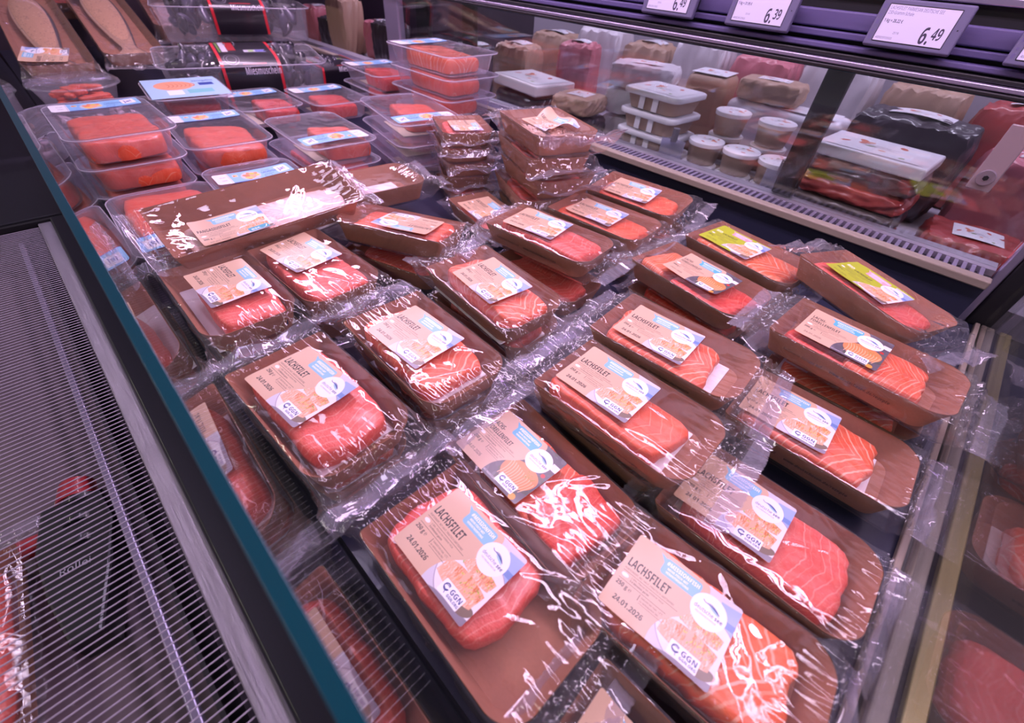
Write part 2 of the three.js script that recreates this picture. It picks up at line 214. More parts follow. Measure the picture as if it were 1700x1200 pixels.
// ---------------------------------------------------------------- fillets, trays, film bags
function fillet(hx, hz, H, seed, n = 5, taper = 0.25) {
  const R = rng(seed), ph = R() * 10, A = 56, rings = 13, pos = [], uv = [], idx = [];
  n += 2.5; const sk = (R() - 0.5) * 0.22; const rad = (t) => 1 / Math.pow(Math.pow(Math.abs(Math.cos(t)) / hx, n) + Math.pow(Math.abs(Math.sin(t)) / hz, n), 1 / n) * (1 + 0.05 * noise(Math.cos(t) * 1.3 + ph, Math.sin(t) * 1.3) + 0.018 * noise(Math.cos(t) * 6 + ph, Math.sin(t) * 6));
  const prof = [0, 0.15, 0.3, 0.45, 0.6, 0.72, 0.82, 0.9, 0.955, 0.985, 1.0, 0.99, 0.95];
  const hgt = [1, 1, 1, 0.995, 0.99, 0.98, 0.97, 0.95, 0.9, 0.8, 0.56, 0.22, 0.0];
  for (let k = 0; k < rings; k++) for (let i = 0; i <= A; i++) {
    const t = i / A * 2 * Math.PI, r = rad(t) * prof[k], z = r * Math.sin(t), x = r * Math.cos(t) + sk * z;
    const y = H * hgt[k] * (1 - taper * (0.5 + 0.5 * x / hx) * 0.8 + taper * 0.5 * z / hz) + (k < 10 ? 0.0014 * fbm(x * 40 + ph, z * 55, 3) : 0);
    pos.push(x, y, z); uv.push(0.5 + x / (2.2 * hx) + (k > 9 ? (k - 9) * 0.03 * Math.cos(t) : 0), 0.5 + z / (2.2 * hz) + (k > 9 ? (k - 9) * 0.05 * Math.sin(t) : 0));
  }
  for (let k = 0; k < rings - 1; k++) for (let i = 0; i < A; i++) { const a = k * (A + 1) + i, b = a + A + 1; idx.push(a, a + 1, b, b, a + 1, b + 1); }
  const g = new THREE.BufferGeometry(); g.setAttribute('position', new THREE.Float32BufferAttribute(pos, 3)); g.setAttribute('uv', new THREE.Float32BufferAttribute(uv, 2)); g.setIndex(idx); g.computeVertexNormals(); return g;
}
function trayOutline(hx, hz, rl, rr, bow, n = 64) {   // square folded corners at -x, rounded and bowed end at +x
  const pts = [], arc = (cx, cz, r, a0, k) => { for (let i = 0; i < k; i++) { const a = (a0 + 90 * i / (k - 1)) * D; pts.push([cx + r * Math.cos(a), cz + r * Math.sin(a)]); } };
  arc(hx - rr, hz - rr, rr, 0, 16); arc(-hx + rl, hz - rl, rl, 90, 16); arc(-hx + rl, -hz + rl, rl, 180, 16); arc(hx - rr, -hz + rr, rr, 270, 16);
  for (const p of pts) if (p[0] > 0) p[0] += bow * (1 - (p[1] / hz) ** 2) * sm(clamp(p[0] / hx, 0, 1));
  return pts;
}
const trayCache = {};
function trayGeo(L, W, H) {
  const key = [L, W, H].join(); if (trayCache[key]) return trayCache[key];
  const o = (s, r) => trayOutline(L / 2 - s, W / 2 - s, 0.005, r, 0.006 - s * 0.35), t = 0.0011;
  return trayCache[key] = loft([{ pts: o(0.011, 0.016), y: 0.0006 }, { pts: o(0.0095, 0.017), y: 0.002 }, { pts: o(0.0055, 0.021), y: H * 0.5 }, { pts: o(0, 0.025), y: H }, { pts: o(t, 0.025), y: H }, { pts: o(0.0055 + t, 0.021), y: H * 0.5 }, { pts: o(0.011 + t, 0.016), y: 0.002 }], true, true);
}
function film(L, W, H, top, o) {
  const R = rng(o.seed * 7 + 1), a = L / 2 + 0.0035, b = W / 2 + 0.0025, hi = o.fine ? 1 : 0.55;
  const nC = Math.round(84 * hi), nK = Math.round(11 * hi) + 2, nF = 8, nT = Math.round(46 * hi), nS = 4, nB = 4;
  const folds = []; for (let i = 0; i < (o.fine ? 11 : 6); i++) folds.push({ x: (R() - 0.5) * L * 1.05, z: (R() - 0.5) * W, t: R() * 3.14, l: 0.015 + R() * 0.05, a: (R() < 0.7 ? 1 : -0.6) * (0.0008 + R() * 0.0016), w: 0.0018 + R() * 0.0022 });
  const cK = o.collapse ?? 0.027, cF = o.fin ?? 0.019;
  const rows = [];
  const fo = W > 0.2 ? 0.4 : 1; const end = (s, yf, dy, skew) => { const r = []; for (let k = 1; k <= nK; k++) r.push({ s, k: k / nK, yf, dy, skew }); for (let k = 1; k <= nF; k++) r.push({ s, k: 1, f: k / nF, yf, dy, skew, last: k === nF, odd: k % 2 }); return r; };
  const eL = end(-1, o.finL ?? 0.014 + R() * 0.014, o.bendL ?? (R() - 0.5) * 0.012, (R() - 0.5) * 0.3), eR = end(1, o.finR ?? 0.014 + R() * 0.014, o.bendR ?? (R() - 0.5) * 0.012, (R() - 0.5) * 0.3);
  rows.push(...eL.reverse()); for (let i = 0; i <= nC; i++) rows.push({ x: lerp(-a, a, i / nC) }); rows.push(...eR);
  const ph = R() * 50, nCol = nT + nS + nB + nS, pos = [], uv = [], idx = [];
  for (const [ri, r] of rows.entries()) for (let j = 0; j <= nCol; j++) {
    const jj = j % nCol; let q, z, y, isTop = 0, x0 = r.x ?? r.s * a;
    if (jj <= nT) { q = jj / nT; z = lerp(-b, b, q); isTop = 1; y = top(x0, z, L, W); const e = Math.max(Math.abs(z) / b, 0); y -= 0.0025 * Math.pow(e, 14); }
    else if (jj < nT + nS) { const s = (jj - nT) / nS; z = b + (0.003 + 0.003 * noise(x0 * 26 + ph, s * 1.5 + 3)) * Math.sin(s * 3.14) - 0.006 * s; y = lerp(top(x0, b, L, W) - 0.0025, 0.0004, s); }
    else if (jj < nT + nS + nB) { const s = (jj - nT - nS) / nB; z = lerp(b - 0.006, -b + 0.006, s); y = 0.0003; }
    else { const s = (jj - nT - nS - nB) / nS; z = -b - (0.003 + 0.003 * noise(x0 * 26 - ph, s * 1.5)) * Math.sin(s * 3.14) + 0.006 * (1 - s); y = lerp(0.0004, top(x0, -b, L, W) - 0.0025, s); }
    let x = x0;
    if (isTop && r.x !== undefined) {
      const cover = o.flat ? clamp((Math.max(Math.abs(x - o.flat.x) / o.flat.hx, Math.abs(z - o.flat.z) / o.flat.hz) - 0.92) * 5, 0.08, 1) : 1;
      let d = 0; for (const f of folds) { const dx = x - f.x, dz = z - f.z, al = dx * Math.cos(f.t) + dz * Math.sin(f.t), ac = -dx * Math.sin(f.t) + dz * Math.cos(f.t); d += f.a * Math.exp(-Math.abs(ac) / f.w) * Math.exp(-((al / f.l) ** 2)); }
      const ends = Math.pow(Math.abs(x) / a, 6); d += ends * 0.0034 * (1 - 2 * Math.abs(noise(z * 70 + ph, x * 9))); d += 0.0004 * noise(x * 30 + ph, z * 30);
      y += d * cover;
    }
    if (r.k !== undefined) {
      const k = sm(r.k), out = r.k * cK + (r.f || 0) * cF;
      const yf = r.yf + r.dy * (r.k + (r.f || 0)) + 0.009 * r.k * noise(z * 18 + ph, r.s * 3 + (r.f || 0) * 0.3) + 0.003 * r.k * noise(z * 60 + ph, r.s * 5);
      x = r.s * (a + out * (1 + r.skew * z / b)); z = z * (1 + 0.13 * k * fo) + 0.002 * k * noise(z * 60, ph);
      const wr = 0.0075 * Math.sin(Math.min(1, r.k) * 3.14) * noise(z * 75 + ph, r.k * 2.5 + r.s * 7);
      y = lerp(y, yf + (isTop ? 0.0004 : -0.0004), k) + wr * (isTop ? 1 : 0.4);
      if (r.f) y += (r.odd ? 0.0005 : -0.0005);
      if (r.last) x += r.s * (jj % 2 ? 0.0016 : -0.0006);
      y = Math.max(y, 0.0003 + (o.finFloor ?? 0));
    }
    pos.push(x, y, z); uv.push(x + o.seed * 0.37, z + j * 0.0009 + o.seed * 0.53);
  }
  const make = (r0, r1) => { const p2 = pos.slice(r0 * (nCol + 1) * 3, (r1 + 1) * (nCol + 1) * 3), u2 = uv.slice(r0 * (nCol + 1) * 2, (r1 + 1) * (nCol + 1) * 2), ix = []; for (let i = 0; i < r1 - r0; i++) for (let j = 0; j < nCol; j++) { const p = i * (nCol + 1) + j, q = p + nCol + 1; ix.push(p, p + 1, q, q, p + 1, q + 1); } const g = new THREE.BufferGeometry(); g.setAttribute('position', new THREE.Float32BufferAttribute(p2, 3)); g.setAttribute('uv', new THREE.Float32BufferAttribute(u2, 2)); g.setIndex(ix); g.computeVertexNormals(); return g; };
  const last = rows.length - 1; return { bag: make(nF, last - nF), fins: [make(0, nF), make(last - nF, last)] };
}
// a kraft tray with a fillet on an absorbent pad, a clear flow-pack bag with crimped fins and a printed sticker
function fishPack(o) {
  const L = o.L ?? 0.195, W = o.W ?? 0.118, H = o.H ?? 0.036, R = rng(o.seed + 400);
  const t = thing(o.name ?? 'salmon_pack', o.label, 'fish pack', o.group);
  mesh('tray', trayGeo(L, W, H), M.kraft, t);
  const px = o.pad ?? [-0.004, 0, 0.15, 0.088]; mesh('absorbent_pad', rspan(px[0] - px[2] / 2, px[0] + px[2] / 2, 0.0022, 0.0042, px[1] - px[3] / 2, px[1] + px[3] / 2, 0.0009), M.pad, t);
  const fs = o.fil ? (Array.isArray(o.fil) ? o.fil : [o.fil]) : []; let ft = 0.012;
  for (const f of fs) { const m = mesh('fillet', fillet(Math.min((f.hx ?? 0.076) * 1.05, (L / 2 - 0.013 - Math.abs(f.x ?? 0)) * 0.98), Math.min((f.hz ?? 0.044) * 1.09, (W / 2 - 0.0125 - Math.abs(f.z ?? 0)) * 0.98), f.h ?? 0.027, f.seed ?? o.seed * 3 + 11, f.n ?? 5, f.taper ?? 0.25), filletMats[f.mat ?? 0], t); m.position.set(f.x ?? 0, 0.0043, f.z ?? 0); m.rotation.y = (f.yaw ?? 0) * D; ft = Math.max(ft, (f.h ?? 0.027) + 0.0045); }
  if (o.extra) o.extra(t, L, W, H);
  const sag = clamp(ft + 0.002 - H, -0.012, 0.03), a = L / 2 + 0.0035, b = W / 2 + 0.0025;
  const top = (x, z) => H + 0.0012 + sag * sm(clamp((1 - Math.pow(Math.abs(x) / a, 2.2)) * 1.25, 0, 1)) * sm(clamp((1 - Math.pow(Math.abs(z) / b, 2.2)) * 1.25, 0, 1));
  const s = o.sticker && { kind: 'lachs', x: -0.012, z: 0, yaw: 0, hx: 0.05, hz: 0.039, ...o.sticker };
  const fw = film(L, W, H, top, { fine: o.fine ?? true, seed: o.seed, flat: s && { x: s.x, z: s.z, hx: s.hx, hz: s.hz }, ...(o.wrap || {}) }); mesh('film_wrap', fw.bag, M.film, t); for (const f of fw.fins) mesh('crimped_seal', f, M.seal, t);
  if (s) { const cs = Math.cos(s.yaw * D), sn = Math.sin(s.yaw * D); mesh('sticker', gridGeo(16, 12, (u, v) => { const lx = (u * 2 - 1) * s.hx, lz = (v * 2 - 1) * s.hz, x = s.x + lx * cs + lz * sn, z = s.z - lx * sn + lz * cs; const cx = clamp(x, -a, a), cz = clamp(z, -b, b); const curl = (s.curl ?? 0.0012) * (Math.pow(Math.abs(u * 2 - 1), 3) + Math.pow(Math.abs(v * 2 - 1), 3)) * noise(o.seed + u * 0.8, v * 0.8); return [x, top(cx, cz) + 0.0012 + Math.max(0, curl) * 1.5, z, u, 1 - v]; }), stickers[s.kind], t); }
  if (o.print) { const w = 0.14, z0 = W / 2 - 0.0022, z1 = W / 2 - 0.0042; const g = gridGeo(1, 1, (u, v) => [-w / 2 + u * w - 0.01, lerp(0.012, 0.025, v), lerp(z1, z0, v) + 0.0006, u, v]); mesh('side_print', g, sidePrint, t); }
  if (o.badge) { const g = gridGeo(1, 1, (u, v) => [L / 2 - lerp(0.0068, 0.003, v) + 0.0007, lerp(0.008, 0.024, v), 0.024 - u * 0.062, u, v]); mesh('printed_badge', g, sideBadge, t); }
  put(t, o.x, o.y - H, o.z, o.yaw ?? 0, o.tx ?? 0, o.tz ?? 0);
  return t;
}

// ---------------------------------------------------------------- room shell
const wallMat = S({ color: 0xb9b2c4, roughness: 0.9 }), ceilMat = S({ color: 0xd9d4e0, roughness: 0.9 }), floorMat = S({ color: 0x8d8790, roughness: 0.5 });
struct('floor', span(-6.2, 4.2, -1.0, -0.9, -4.7, 4.2), floorMat, 'grey shop floor under the refrigerated case', 'floor');
struct('ceiling', span(-6.2, 4.2, 2.5, 2.6, -4.7, 4.2), ceilMat, 'pale shop ceiling above the case', 'ceiling');
struct('wall_back', span(-6.2, 4.2, -0.9, 2.5, -4.7, -4.6), wallMat, 'pale shop wall behind the cases', 'wall');
struct('wall_front', span(-6.2, 4.2, -0.9, 2.5, 4.1, 4.2), wallMat, 'pale shop wall behind the customer aisle', 'wall');
struct('wall_left', span(-6.2, -6.1, -0.9, 2.5, -4.6, 4.1), wallMat, 'pale shop wall at the far end of the cases', 'wall');
struct('wall_right', span(4.1, 4.2, -0.9, 2.5, -4.6, 4.1), wallMat, 'pale shop wall at the near end of the cases', 'wall');
function lampFixture(name, label, x0, x1, y, z0, z1, col, I, glow) {
  const t = thing(name, label, 'lamp', 'shop lamps'); const w = x1 - x0, d = z1 - z0; put(t, (x0 + x1) / 2, y, (z0 + z1) / 2);
  mesh('housing', box(w + 0.04, 0.05, d + 0.04, 0, 0.03, 0), M.whitePlastic, t);
  mesh('diffuser', box(w, 0.006, d, 0, 0.002, 0), S({ color: 0x222222, emissive: col, emissiveIntensity: glow, roughness: 0.6 }), t);
  const l = new THREE.RectAreaLight(col, I, w, d); l.position.set(0, -0.004, 0); l.rotation.x = -Math.PI / 2; l.castShadow = true; t.add(l);
}
for (const [i, x] of [-4.4, -1.9, 0.6].entries()) for (const [j, z] of [-2.9, -0.3, 2.2].entries()) if (j !== 1 || i === 1) lampFixture('ceiling_lamp', `ceiling strip lamp, ${['far', 'middle', 'near'][i]} one of the ${['back', 'middle', 'aisle'][j]} row`, x - 0.75, x + 0.75, 2.44, z - 0.09, z + 0.09, j === 2 ? LAMP_WARM : LAMP_CEIL, j === 2 ? I_WARM : I_CEIL * 3, 8);
for (const [k, z] of [-0.70, -0.62].entries()) lampFixture('tube_lamp', `${k ? 'front' : 'rear'} pink white tube lamp under the case canopy`, -2.4, 0.9, 1.02, z - 0.016, z + 0.016, LAMP_TUBE, I_TUBE, 30);
lampFixture('rear_lamp', 'white tube lamp over the goods behind the rear glass', -2.4, 0.9, 0.86, -1.46, -1.42, LAMP_CEIL, 100, 30);

// ---------------------------------------------------------------- the refrigerated case
const shelf = thing('display_case', 'refrigerated case base with a dark navy deck under the fish packs', 'display case');
const rearBay = thing('rear_case', 'neighbouring pale refrigerated case behind the rear glass', 'display case');
const sideBay = thing('side_case_deck', 'dark bare deck of the case right of the glass divider', 'case deck');
const guard = thing('front_glass', 'leaning front glass pane with a teal edge', 'glass pane');
const grille = thing('front_grille', 'dark rail and wire air grille outside the front glass', 'air grille');
const divider = thing('glass_divider', 'upright glass divider on a timber toned strip at the right', 'glass divider');
const ledge = thing('rear_ledge', 'slotted air ledge along the foot of the rear glass', 'air ledge');
const rearPane = thing('rear_glass', 'upright rear glass pane with dark posts', 'glass pane');
const railSet = thing('price_rail', 'lavender price rail on a black shelf front above the rear glass', 'price rail');
const canopySet = thing('lamp_canopy', 'white canopy over the case that carries the tube lamps', 'canopy');
mesh('base_cabinet', span(-3.2, 1.4, -0.9, -0.09, -2.3, 0.45), M.grey, shelf);
mesh('deck', span(-3.2, 0.165, -0.088, 0, -1.06, -0.034), M.deck, shelf);
mesh('side_deck', span(0.166, 1.4, -0.088, -0.001, -1.06, -0.034), M.olive, sideBay);
mesh('rear_deck', span(-3.2, 1.4, -0.088, 0.03, -2.3, -1.09), M.paleGrey, rearBay);
// front glass, leaning outward
{
  const x0 = -2.6, x1 = 1.2, h = 0.2537, g = mesh('front_glass', box(x1 - x0, h, 0.008, (x0 + x1) / 2, h / 2, 0.004), M.glass, guard);
  g.position.set(0, -0.002, -0.032); g.rotation.x = 9.5 * D;
  mesh('glass_edge', rspan(x0, x1, h, h + 0.0015, 0, 0.0082, 0.0006), M.glassEdge, g);
}
// outside the glass: inner slots, dark rail, steel lip, wire grille over a trough
mesh('trough_floor', span(-3.2, 1.4, -0.088, -0.084, -0.03, 0.42), M.trough, grille);
mesh('front_panel', span(-3.2, 1.4, -0.088, 0.03, 0.42, 0.45), M.grey, grille);
mesh('dark_rail', rspan(-1.2, 1.4, -0.012, 0.012, 0.036, 0.062, 0.004), M.black, grille);
mesh('dark_rail', rspan(-3.2, -1.21, -0.012, 0.012, 0.034, 0.2, 0.004), M.black, grille);
mesh('rail_seam', span(-1.21, -1.2, -0.014, 0.008, 0.036, 0.2), M.blackPlain, grille);
mesh('steel_lip', rspan(-1.2, 1.4, -0.01, 0.004, 0.062, 0.083, 0.002), M.steel, grille);
mesh('rail_support', span(-3.2, 1.4, -0.084, -0.012, 0.04, 0.058), M.blackPlain, grille);
mesh('channel_lip', rspan(-1.2, 1.4, -0.03, -0.022, 0.118, 0.126, 0.002), M.alu, grille);
mesh('channel_wall', span(-1.2, 1.4, -0.084, -0.022, 0.104, 0.108), M.blackPlain, grille);
{
  const barIn = new THREE.CapsuleGeometry(0.0006, 0.062, 3, 6); barIn.rotateX(Math.PI / 2);
  const barOut = mergeGeometries([(() => { const g = new THREE.CapsuleGeometry(0.0007, 0.20, 3, 6); g.rotateX(Math.PI / 2); g.translate(0, 0, 0.1); return g; })(), (() => { const g = new THREE.CapsuleGeometry(0.0007, 0.005, 3, 6); g.rotateX(0.5); g.translate(0, -0.003, 0.0005); return g; })()]);
  const gi = new THREE.Group(); gi.name = 'inner_grille'; grille.add(gi); const go = new THREE.Group(); go.name = 'air_grille'; grille.add(go);
  for (let i = 0; i < 150; i++) { const x = -1.19 + i * 0.0074; const b = mesh('grille_bar', barOut, M.wire, go); b.position.set(x, 0.0, 0.080); if (i > 20) { const c = mesh('grille_bar', barIn, M.wire, gi); c.position.set(x, -0.004, 0.004); } }
}
// right-hand divider: timber-toned strip, brass lip, glass
mesh('divider_strip', rspan(0.178, 0.192, 0.0005, 0.009, -1.05, -0.036, 0.002), M.beige, divider);
mesh('divider_lip', rspan(0.1985, 0.215, 0.0005, 0.009, -1.05, -0.036, 0.002), M.brass, divider);
mesh('divider_strip', rspan(0.163, 0.1705, 0.0005, 0.009, -1.05, -0.036, 0.002), M.beige, divider);
{ const g = mesh('divider_glass', span(0.1715, 0.177, 0.0005, 0.36, -1.05, -0.036), M.dividerGlass, divider); mesh('glass_edge', span(0.1715, 0.177, 0.36, 0.3615, -1.05, -0.036), M.glassEdge, g); }
mesh('corner_post', rspan(0.15, 0.185, 0.0005, 0.326, -1.08, -1.052, 0.004), M.blackPlain, divider);
mesh('corner_post_trim', rspan(0.135, 0.149, 0.0005, 0.326, -1.07, -1.052, 0.003), M.alu, divider);
// rear air ledge and rear glass
mesh('rear_riser', span(-3.2, 0.132, 0, 0.085, -1.089, -1.0), M.deck, ledge);
mesh('rear_ledge_edge', rspan(-3.2, 0.132, 0.085, 0.1, -1.012, -0.99, 0.003), M.beige, ledge);
mesh('rear_ledge_slot', span(-3.2, 0.132, 0.085, 0.09, -1.05, -1.012), M.blackPlain, ledge);
mesh('rear_ledge_back', span(-3.2, 0.132, 0.085, 0.1, -1.089, -1.047), M.steel, ledge);
{ const a = []; for (let x = -2.2; x < 0.122; x += 0.0125) a.push(span(x, x + 0.006, 0.09, 0.099, -1.047, -1.012)); const m = mesh('ledge_slats', mergeGeometries(a), M.alu, ledge); m.userData.kind = 'stuff'; }
{ const g = mesh('rear_glass', span(-1.62, 0.132, 0.1005, 0.325, -1.066, -1.06), M.dividerGlass, rearPane); mesh('glass_edge', span(-1.62, 0.132, 0.325, 0.3265, -1.066, -1.06), M.glassEdge, g); }
mesh('glass_post', rspan(-0.262, -0.218, 0.101, 0.327, -1.088, -1.068, 0.004), M.blackPlain, rearPane);
mesh('glass_post', rspan(-1.72, -1.63, 0.101, 0.327, -1.088, -1.062, 0.008), M.alu, rearPane);
mesh('glass_post', rspan(-1.54, -1.47, 0.101, 0.327, -1.088, -1.07, 0.006), M.blackPlain, rearPane);
mesh('glass_post', rspan(-1.30, -1.24, 0.101, 0.327, -1.088, -1.07, 0.006), M.blackPlain, rearPane);
mesh('glass_bracket', rspan(0.02, 0.052, 0.205, 0.30, -1.059, -1.054, 0.002), P({ color: 0x8e7d82, roughness: 0.3, clearcoat: 0.5 }), rearPane);
{ const b = mesh('bracket_bolt', new THREE.CylinderGeometry(0.011, 0.012, 0.005, 24), M.steel, rearPane); b.position.set(0.036, 0.225, -1.052); b.rotation.x = Math.PI / 2; const s = mesh('bolt_socket', new THREE.CylinderGeometry(0.004, 0.004, 0.001, 6), M.blackPlain, b); s.position.y = 0.003; }
// price rail above the rear glass
mesh('glass_rail', rspan(-3.2, 1.4, 0.3275, 0.333, -1.075, -1.045, 0.002), M.blackPlain, railSet);
mesh('glass_rail', rspan(-3.2, 1.4, 0.334, 0.341, -1.085, -1.05, 0.002), M.alu, railSet);
mesh('glass_rail', rspan(-3.2, 1.4, 0.342, 0.349, -1.10, -1.06, 0.002), M.blackPlain, railSet);
mesh('price_rail', rspan(-3.2, 1.4, 0.352, 0.360, -1.105, -1.065, 0.002), M.rail, railSet);
mesh('price_rail', rspan(-3.2, 1.4, 0.3665, 0.376, -1.11, -1.082, 0.002), M.rail, railSet);
mesh('price_rail', rspan(-3.2, 1.4, 0.3785, 0.404, -1.11, -1.094, 0.003), M.rail, railSet);
mesh('shelf_front', rspan(-3.2, 1.4, 0.346, 0.52, -1.14, -1.111, 0.004), M.blackPlain, railSet);
mesh('shelf_trim', rspan(-3.2, 1.4, 0.428, 0.438, -1.11, -1.10, 0.002), M.alu, railSet);
mesh('shelf_trim', rspan(-3.2, 1.4, 0.452, 0.460, -1.11, -1.10, 0.002), M.rail, railSet);
mesh('canopy', rspan(-3.2, 1.4, 1.08, 1.13, -1.0, -0.4, 0.01), M.whitePlastic, canopySet);
mesh('canopy_back', span(-3.2, 1.4, 0.52, 1.1, -1.14, -1.11), M.whitePlastic, canopySet);

function priceTag(x, lines, price, label) {
  const t = thing('price_tag', label, 'price tag', 'electronic price tags on the rear rail');
  const w = 0.1215, h = 0.062; const b = mesh('bezel', new RoundedBoxGeometry(w, h, 0.012, 3, 0.003), M.bezel, t); b.position.set(0, h / 2, 0);
  const c = cv(1024, 480), g = c.getContext('2d'); g.fillStyle = '#c8c4e0'; g.fillRect(0, 0, 1024, 480);
  lines.forEach((s, i) => cond(g, s, 24, [66, 128, 232][i], 60, 0.74, i === 2 ? 'bold' : '', i === 2 ? '#3a3550' : '#5d5878'));
  cond(g, '25118', 250, 376, 40, 0.8, '', '#4a4560'); cond(g, '4009239129503', 26, 452, 44, 0.8, '', '#4a4560');
  cond(g, price[0], 650, 456, 300, 0.62, 'bold', '#332a44'); cond(g, price[1], 806, 390, 210, 0.62, 'bold'); 
  const s = mesh('screen', gridGeo(1, 1, (u, v) => [-0.049 + u * 0.095, h / 2 - 0.0235 + v * 0.047, 0.0063, u, v]), S({ map: tex(c), roughness: 0.45 }), t);
  mesh('screen_rim', mergeGeometries([span(-0.0495, 0.0465, h / 2 + 0.0235, h / 2 + 0.0242, 0.0058, 0.0068), span(-0.0495, 0.0465, h / 2 - 0.0242, h / 2 - 0.0235, 0.0058, 0.0068), span(-0.0498, -0.049, h / 2 - 0.0235, h / 2 + 0.0235, 0.0058, 0.0068), span(0.046, 0.0467, h / 2 - 0.0235, h / 2 + 0.0235, 0.0058, 0.0068)]), M.blackPlain, t);
  const d = mesh('sensor_dot', new THREE.CylinderGeometry(0.0009, 0.0009, 0.0006, 12), M.blackPlain, t); d.rotation.x = Math.PI / 2; d.position.set(0.0535, h / 2, 0.0062);
  mesh('side_print', mergeGeometries([0, 1, 2, 3, 4].map((k) => span(-0.0570, -0.0535, 0.008 + k * 0.010, 0.014 + k * 0.010 - (k % 2) * 0.003, 0.0058, 0.0062))), M.rail, t);
  mesh('clip', span(-0.05, 0.05, 0.006, 0.05, -0.03, -0.005), M.blackPlain, t);
  put(t, x, 0.3655, -1.055, 0, -12);
}
priceTag(-0.603, ['LACHSFILET KRÄUTER', '230-Gramm-Schale', '1 kg = 28.22 €'], ['6.', '49'], 'price tag showing 6.49 with only its lower part in view');
priceTag(-0.411, ['LACHSFILET DEUTSCHE SEE', '200-Gramm-Schale', '1 kg = 31.95 €'], ['6.', '39'], 'price tag showing 6.39');
priceTag(-0.1645, ['LACHSFILET PARMESAN DEUTSCHE SEE', '230-Gramm-Schale', '1 kg = 28.22 €'], ['6.', '49'], 'price tag showing 6.49, fully in view');
priceTag(0.023, ['', '', ''], ['', ''], 'price tag cut off by the right picture edge');

// ---------------------------------------------------------------- salmon packs in kraft trays
const rowsGroup = 'kraft tray fish packs laid out in rows';
const under = (x, z, yaw, seed, label, y = 0.0375, more = {}) => fishPack({ name: 'salmon_pack', x, y, z, yaw, seed, label, group: 'fish packs in the lower layer', fine: false, L: 0.185, W: 0.108, fil: { mat: seed % 2 ? 0 : 2, hx: 0.07, hz: 0.04, h: 0.024 }, wrap: { fin: 0.01, collapse: 0.012 }, ...more });
fishPack({ x: -0.115, y: 0.0375, z: -0.105, yaw: -1, seed: 1, label: 'salmon pack nearest the camera, big sticker over a rounded fillet', group: rowsGroup, L: 0.205, W: 0.125, pad: [-0.03, 0, 0.1, 0.08], fil: { mat: 2, hx: 0.07, hz: 0.05, h: 0.034, x: -0.02, n: 4 }, sticker: { x: -0.024, z: 0.003, yaw: 0 } });
fishPack({ x: -0.361, y: 0.079, z: -0.087, yaw: 2.5, seed: 2, label: 'salmon pack with a broad rounded fillet beside the front glass, second from the camera', group: rowsGroup, fil: { mat: 2, hx: 0.078, hz: 0.048, h: 0.034, x: -0.004, n: 4.5 }, sticker: { x: -0.022, z: 0.004, yaw: 3 } });
fishPack({ x: -0.622, y: 0.083, z: -0.088, yaw: 0, seed: 3, label: 'salmon pack with white pad and dark printed end, third along the glass', group: rowsGroup, pad: [0, 0, 0.17, 0.1], fil: { mat: 2, hx: 0.062, hz: 0.040, h: 0.033, x: 0.022, z: -0.006 }, sticker: { x: -0.006, z: -0.005, yaw: 2 }, badge: true });
fishPack({ x: -0.142, y: 0.0375, z: -0.215, yaw: -5, seed: 4, name: 'trout_pack', label: 'trout pack with a thin printed date behind the nearest salmon pack', group: rowsGroup, fil: [{ mat: 0, hx: 0.05, hz: 0.042, h: 0.026, x: -0.01, z: -0.002 }, { mat: 3, hx: 0.034, hz: 0.043, h: 0.03, x: 0.05, z: -0.002, yaw: -6 }], sticker: { kind: 'trout', x: -0.042, z: 0.006, yaw: 2 }, wrap: { fin: 0.024 } });
fishPack({ x: 0.048, y: 0.0375, z: -0.212, yaw: 4, seed: 5, label: 'salmon pack in the bottom right corner, start of its title hidden', group: rowsGroup, L: 0.19, fil: { mat: 5, hx: 0.074, hz: 0.046, h: 0.03, x: 0.0 }, sticker: { x: -0.028, z: 0.004, yaw: 0 }, wrap: { fin: 0.012, collapse: 0.014, finR: 0.02 } });
fishPack({ x: -0.03, y: 0.0375, z: -0.088, yaw: 2, seed: 6, label: 'salmon pack at the bottom picture edge, its white dotted pad showing along the side', group: rowsGroup, L: 0.16, W: 0.1, y: 0.03, z: -0.09, x: 0.085, pad: [0, 0, 0.14, 0.085], fil: { mat: 3, hx: 0.055, hz: 0.03, h: 0.02, z: 0.01 }, sticker: { x: -0.02, z: 0.008 }, wrap: { fin: 0.012, collapse: 0.014 } });
fishPack({ x: 0.05, y: 0.0375, z: -0.343, yaw: 1, seed: 7, label: 'salmon pack by the divider with a mottled pink fillet, second from the bottom right corner', group: rowsGroup, L: 0.19, fil: { mat: 2, hx: 0.08, hz: 0.045, h: 0.032, x: 0.004 }, sticker: { x: -0.034, z: 0.0, yaw: 0 }, wrap: { fin: 0.012, collapse: 0.014, finR: 0.02 } });
fishPack({ x: -0.359, y: 0.081, z: -0.226, yaw: -1.3, seed: 8, label: 'salmon pack with strong white fat lines at its right end, mid picture', group: rowsGroup, fil: { mat: 0, hx: 0.078, hz: 0.045, h: 0.03, x: -0.006 }, sticker: { x: -0.014, z: 0.002, yaw: 4 } });
fishPack({ x: -0.612, y: 0.083, z: -0.208, yaw: 3, seed: 9, label: 'salmon pack with a pale fillet just right of the white fish pack', group: rowsGroup, fil: { mat: 2, hx: 0.08, hz: 0.044, h: 0.03 }, sticker: { x: -0.036, z: 0.0, yaw: 5 } });
fishPack({ x: -0.128, y: 0.074, z: -0.345, yaw: 1, seed: 10, label: 'salmon pack with a smooth orange fillet and pale pad corner, right of centre', group: rowsGroup, fil: { mat: 1, hx: 0.082, hz: 0.044, h: 0.03, x: -0.008, z: 0.006, n: 4 }, sticker: { x: -0.034, z: -0.006, yaw: 0 }, print: true });
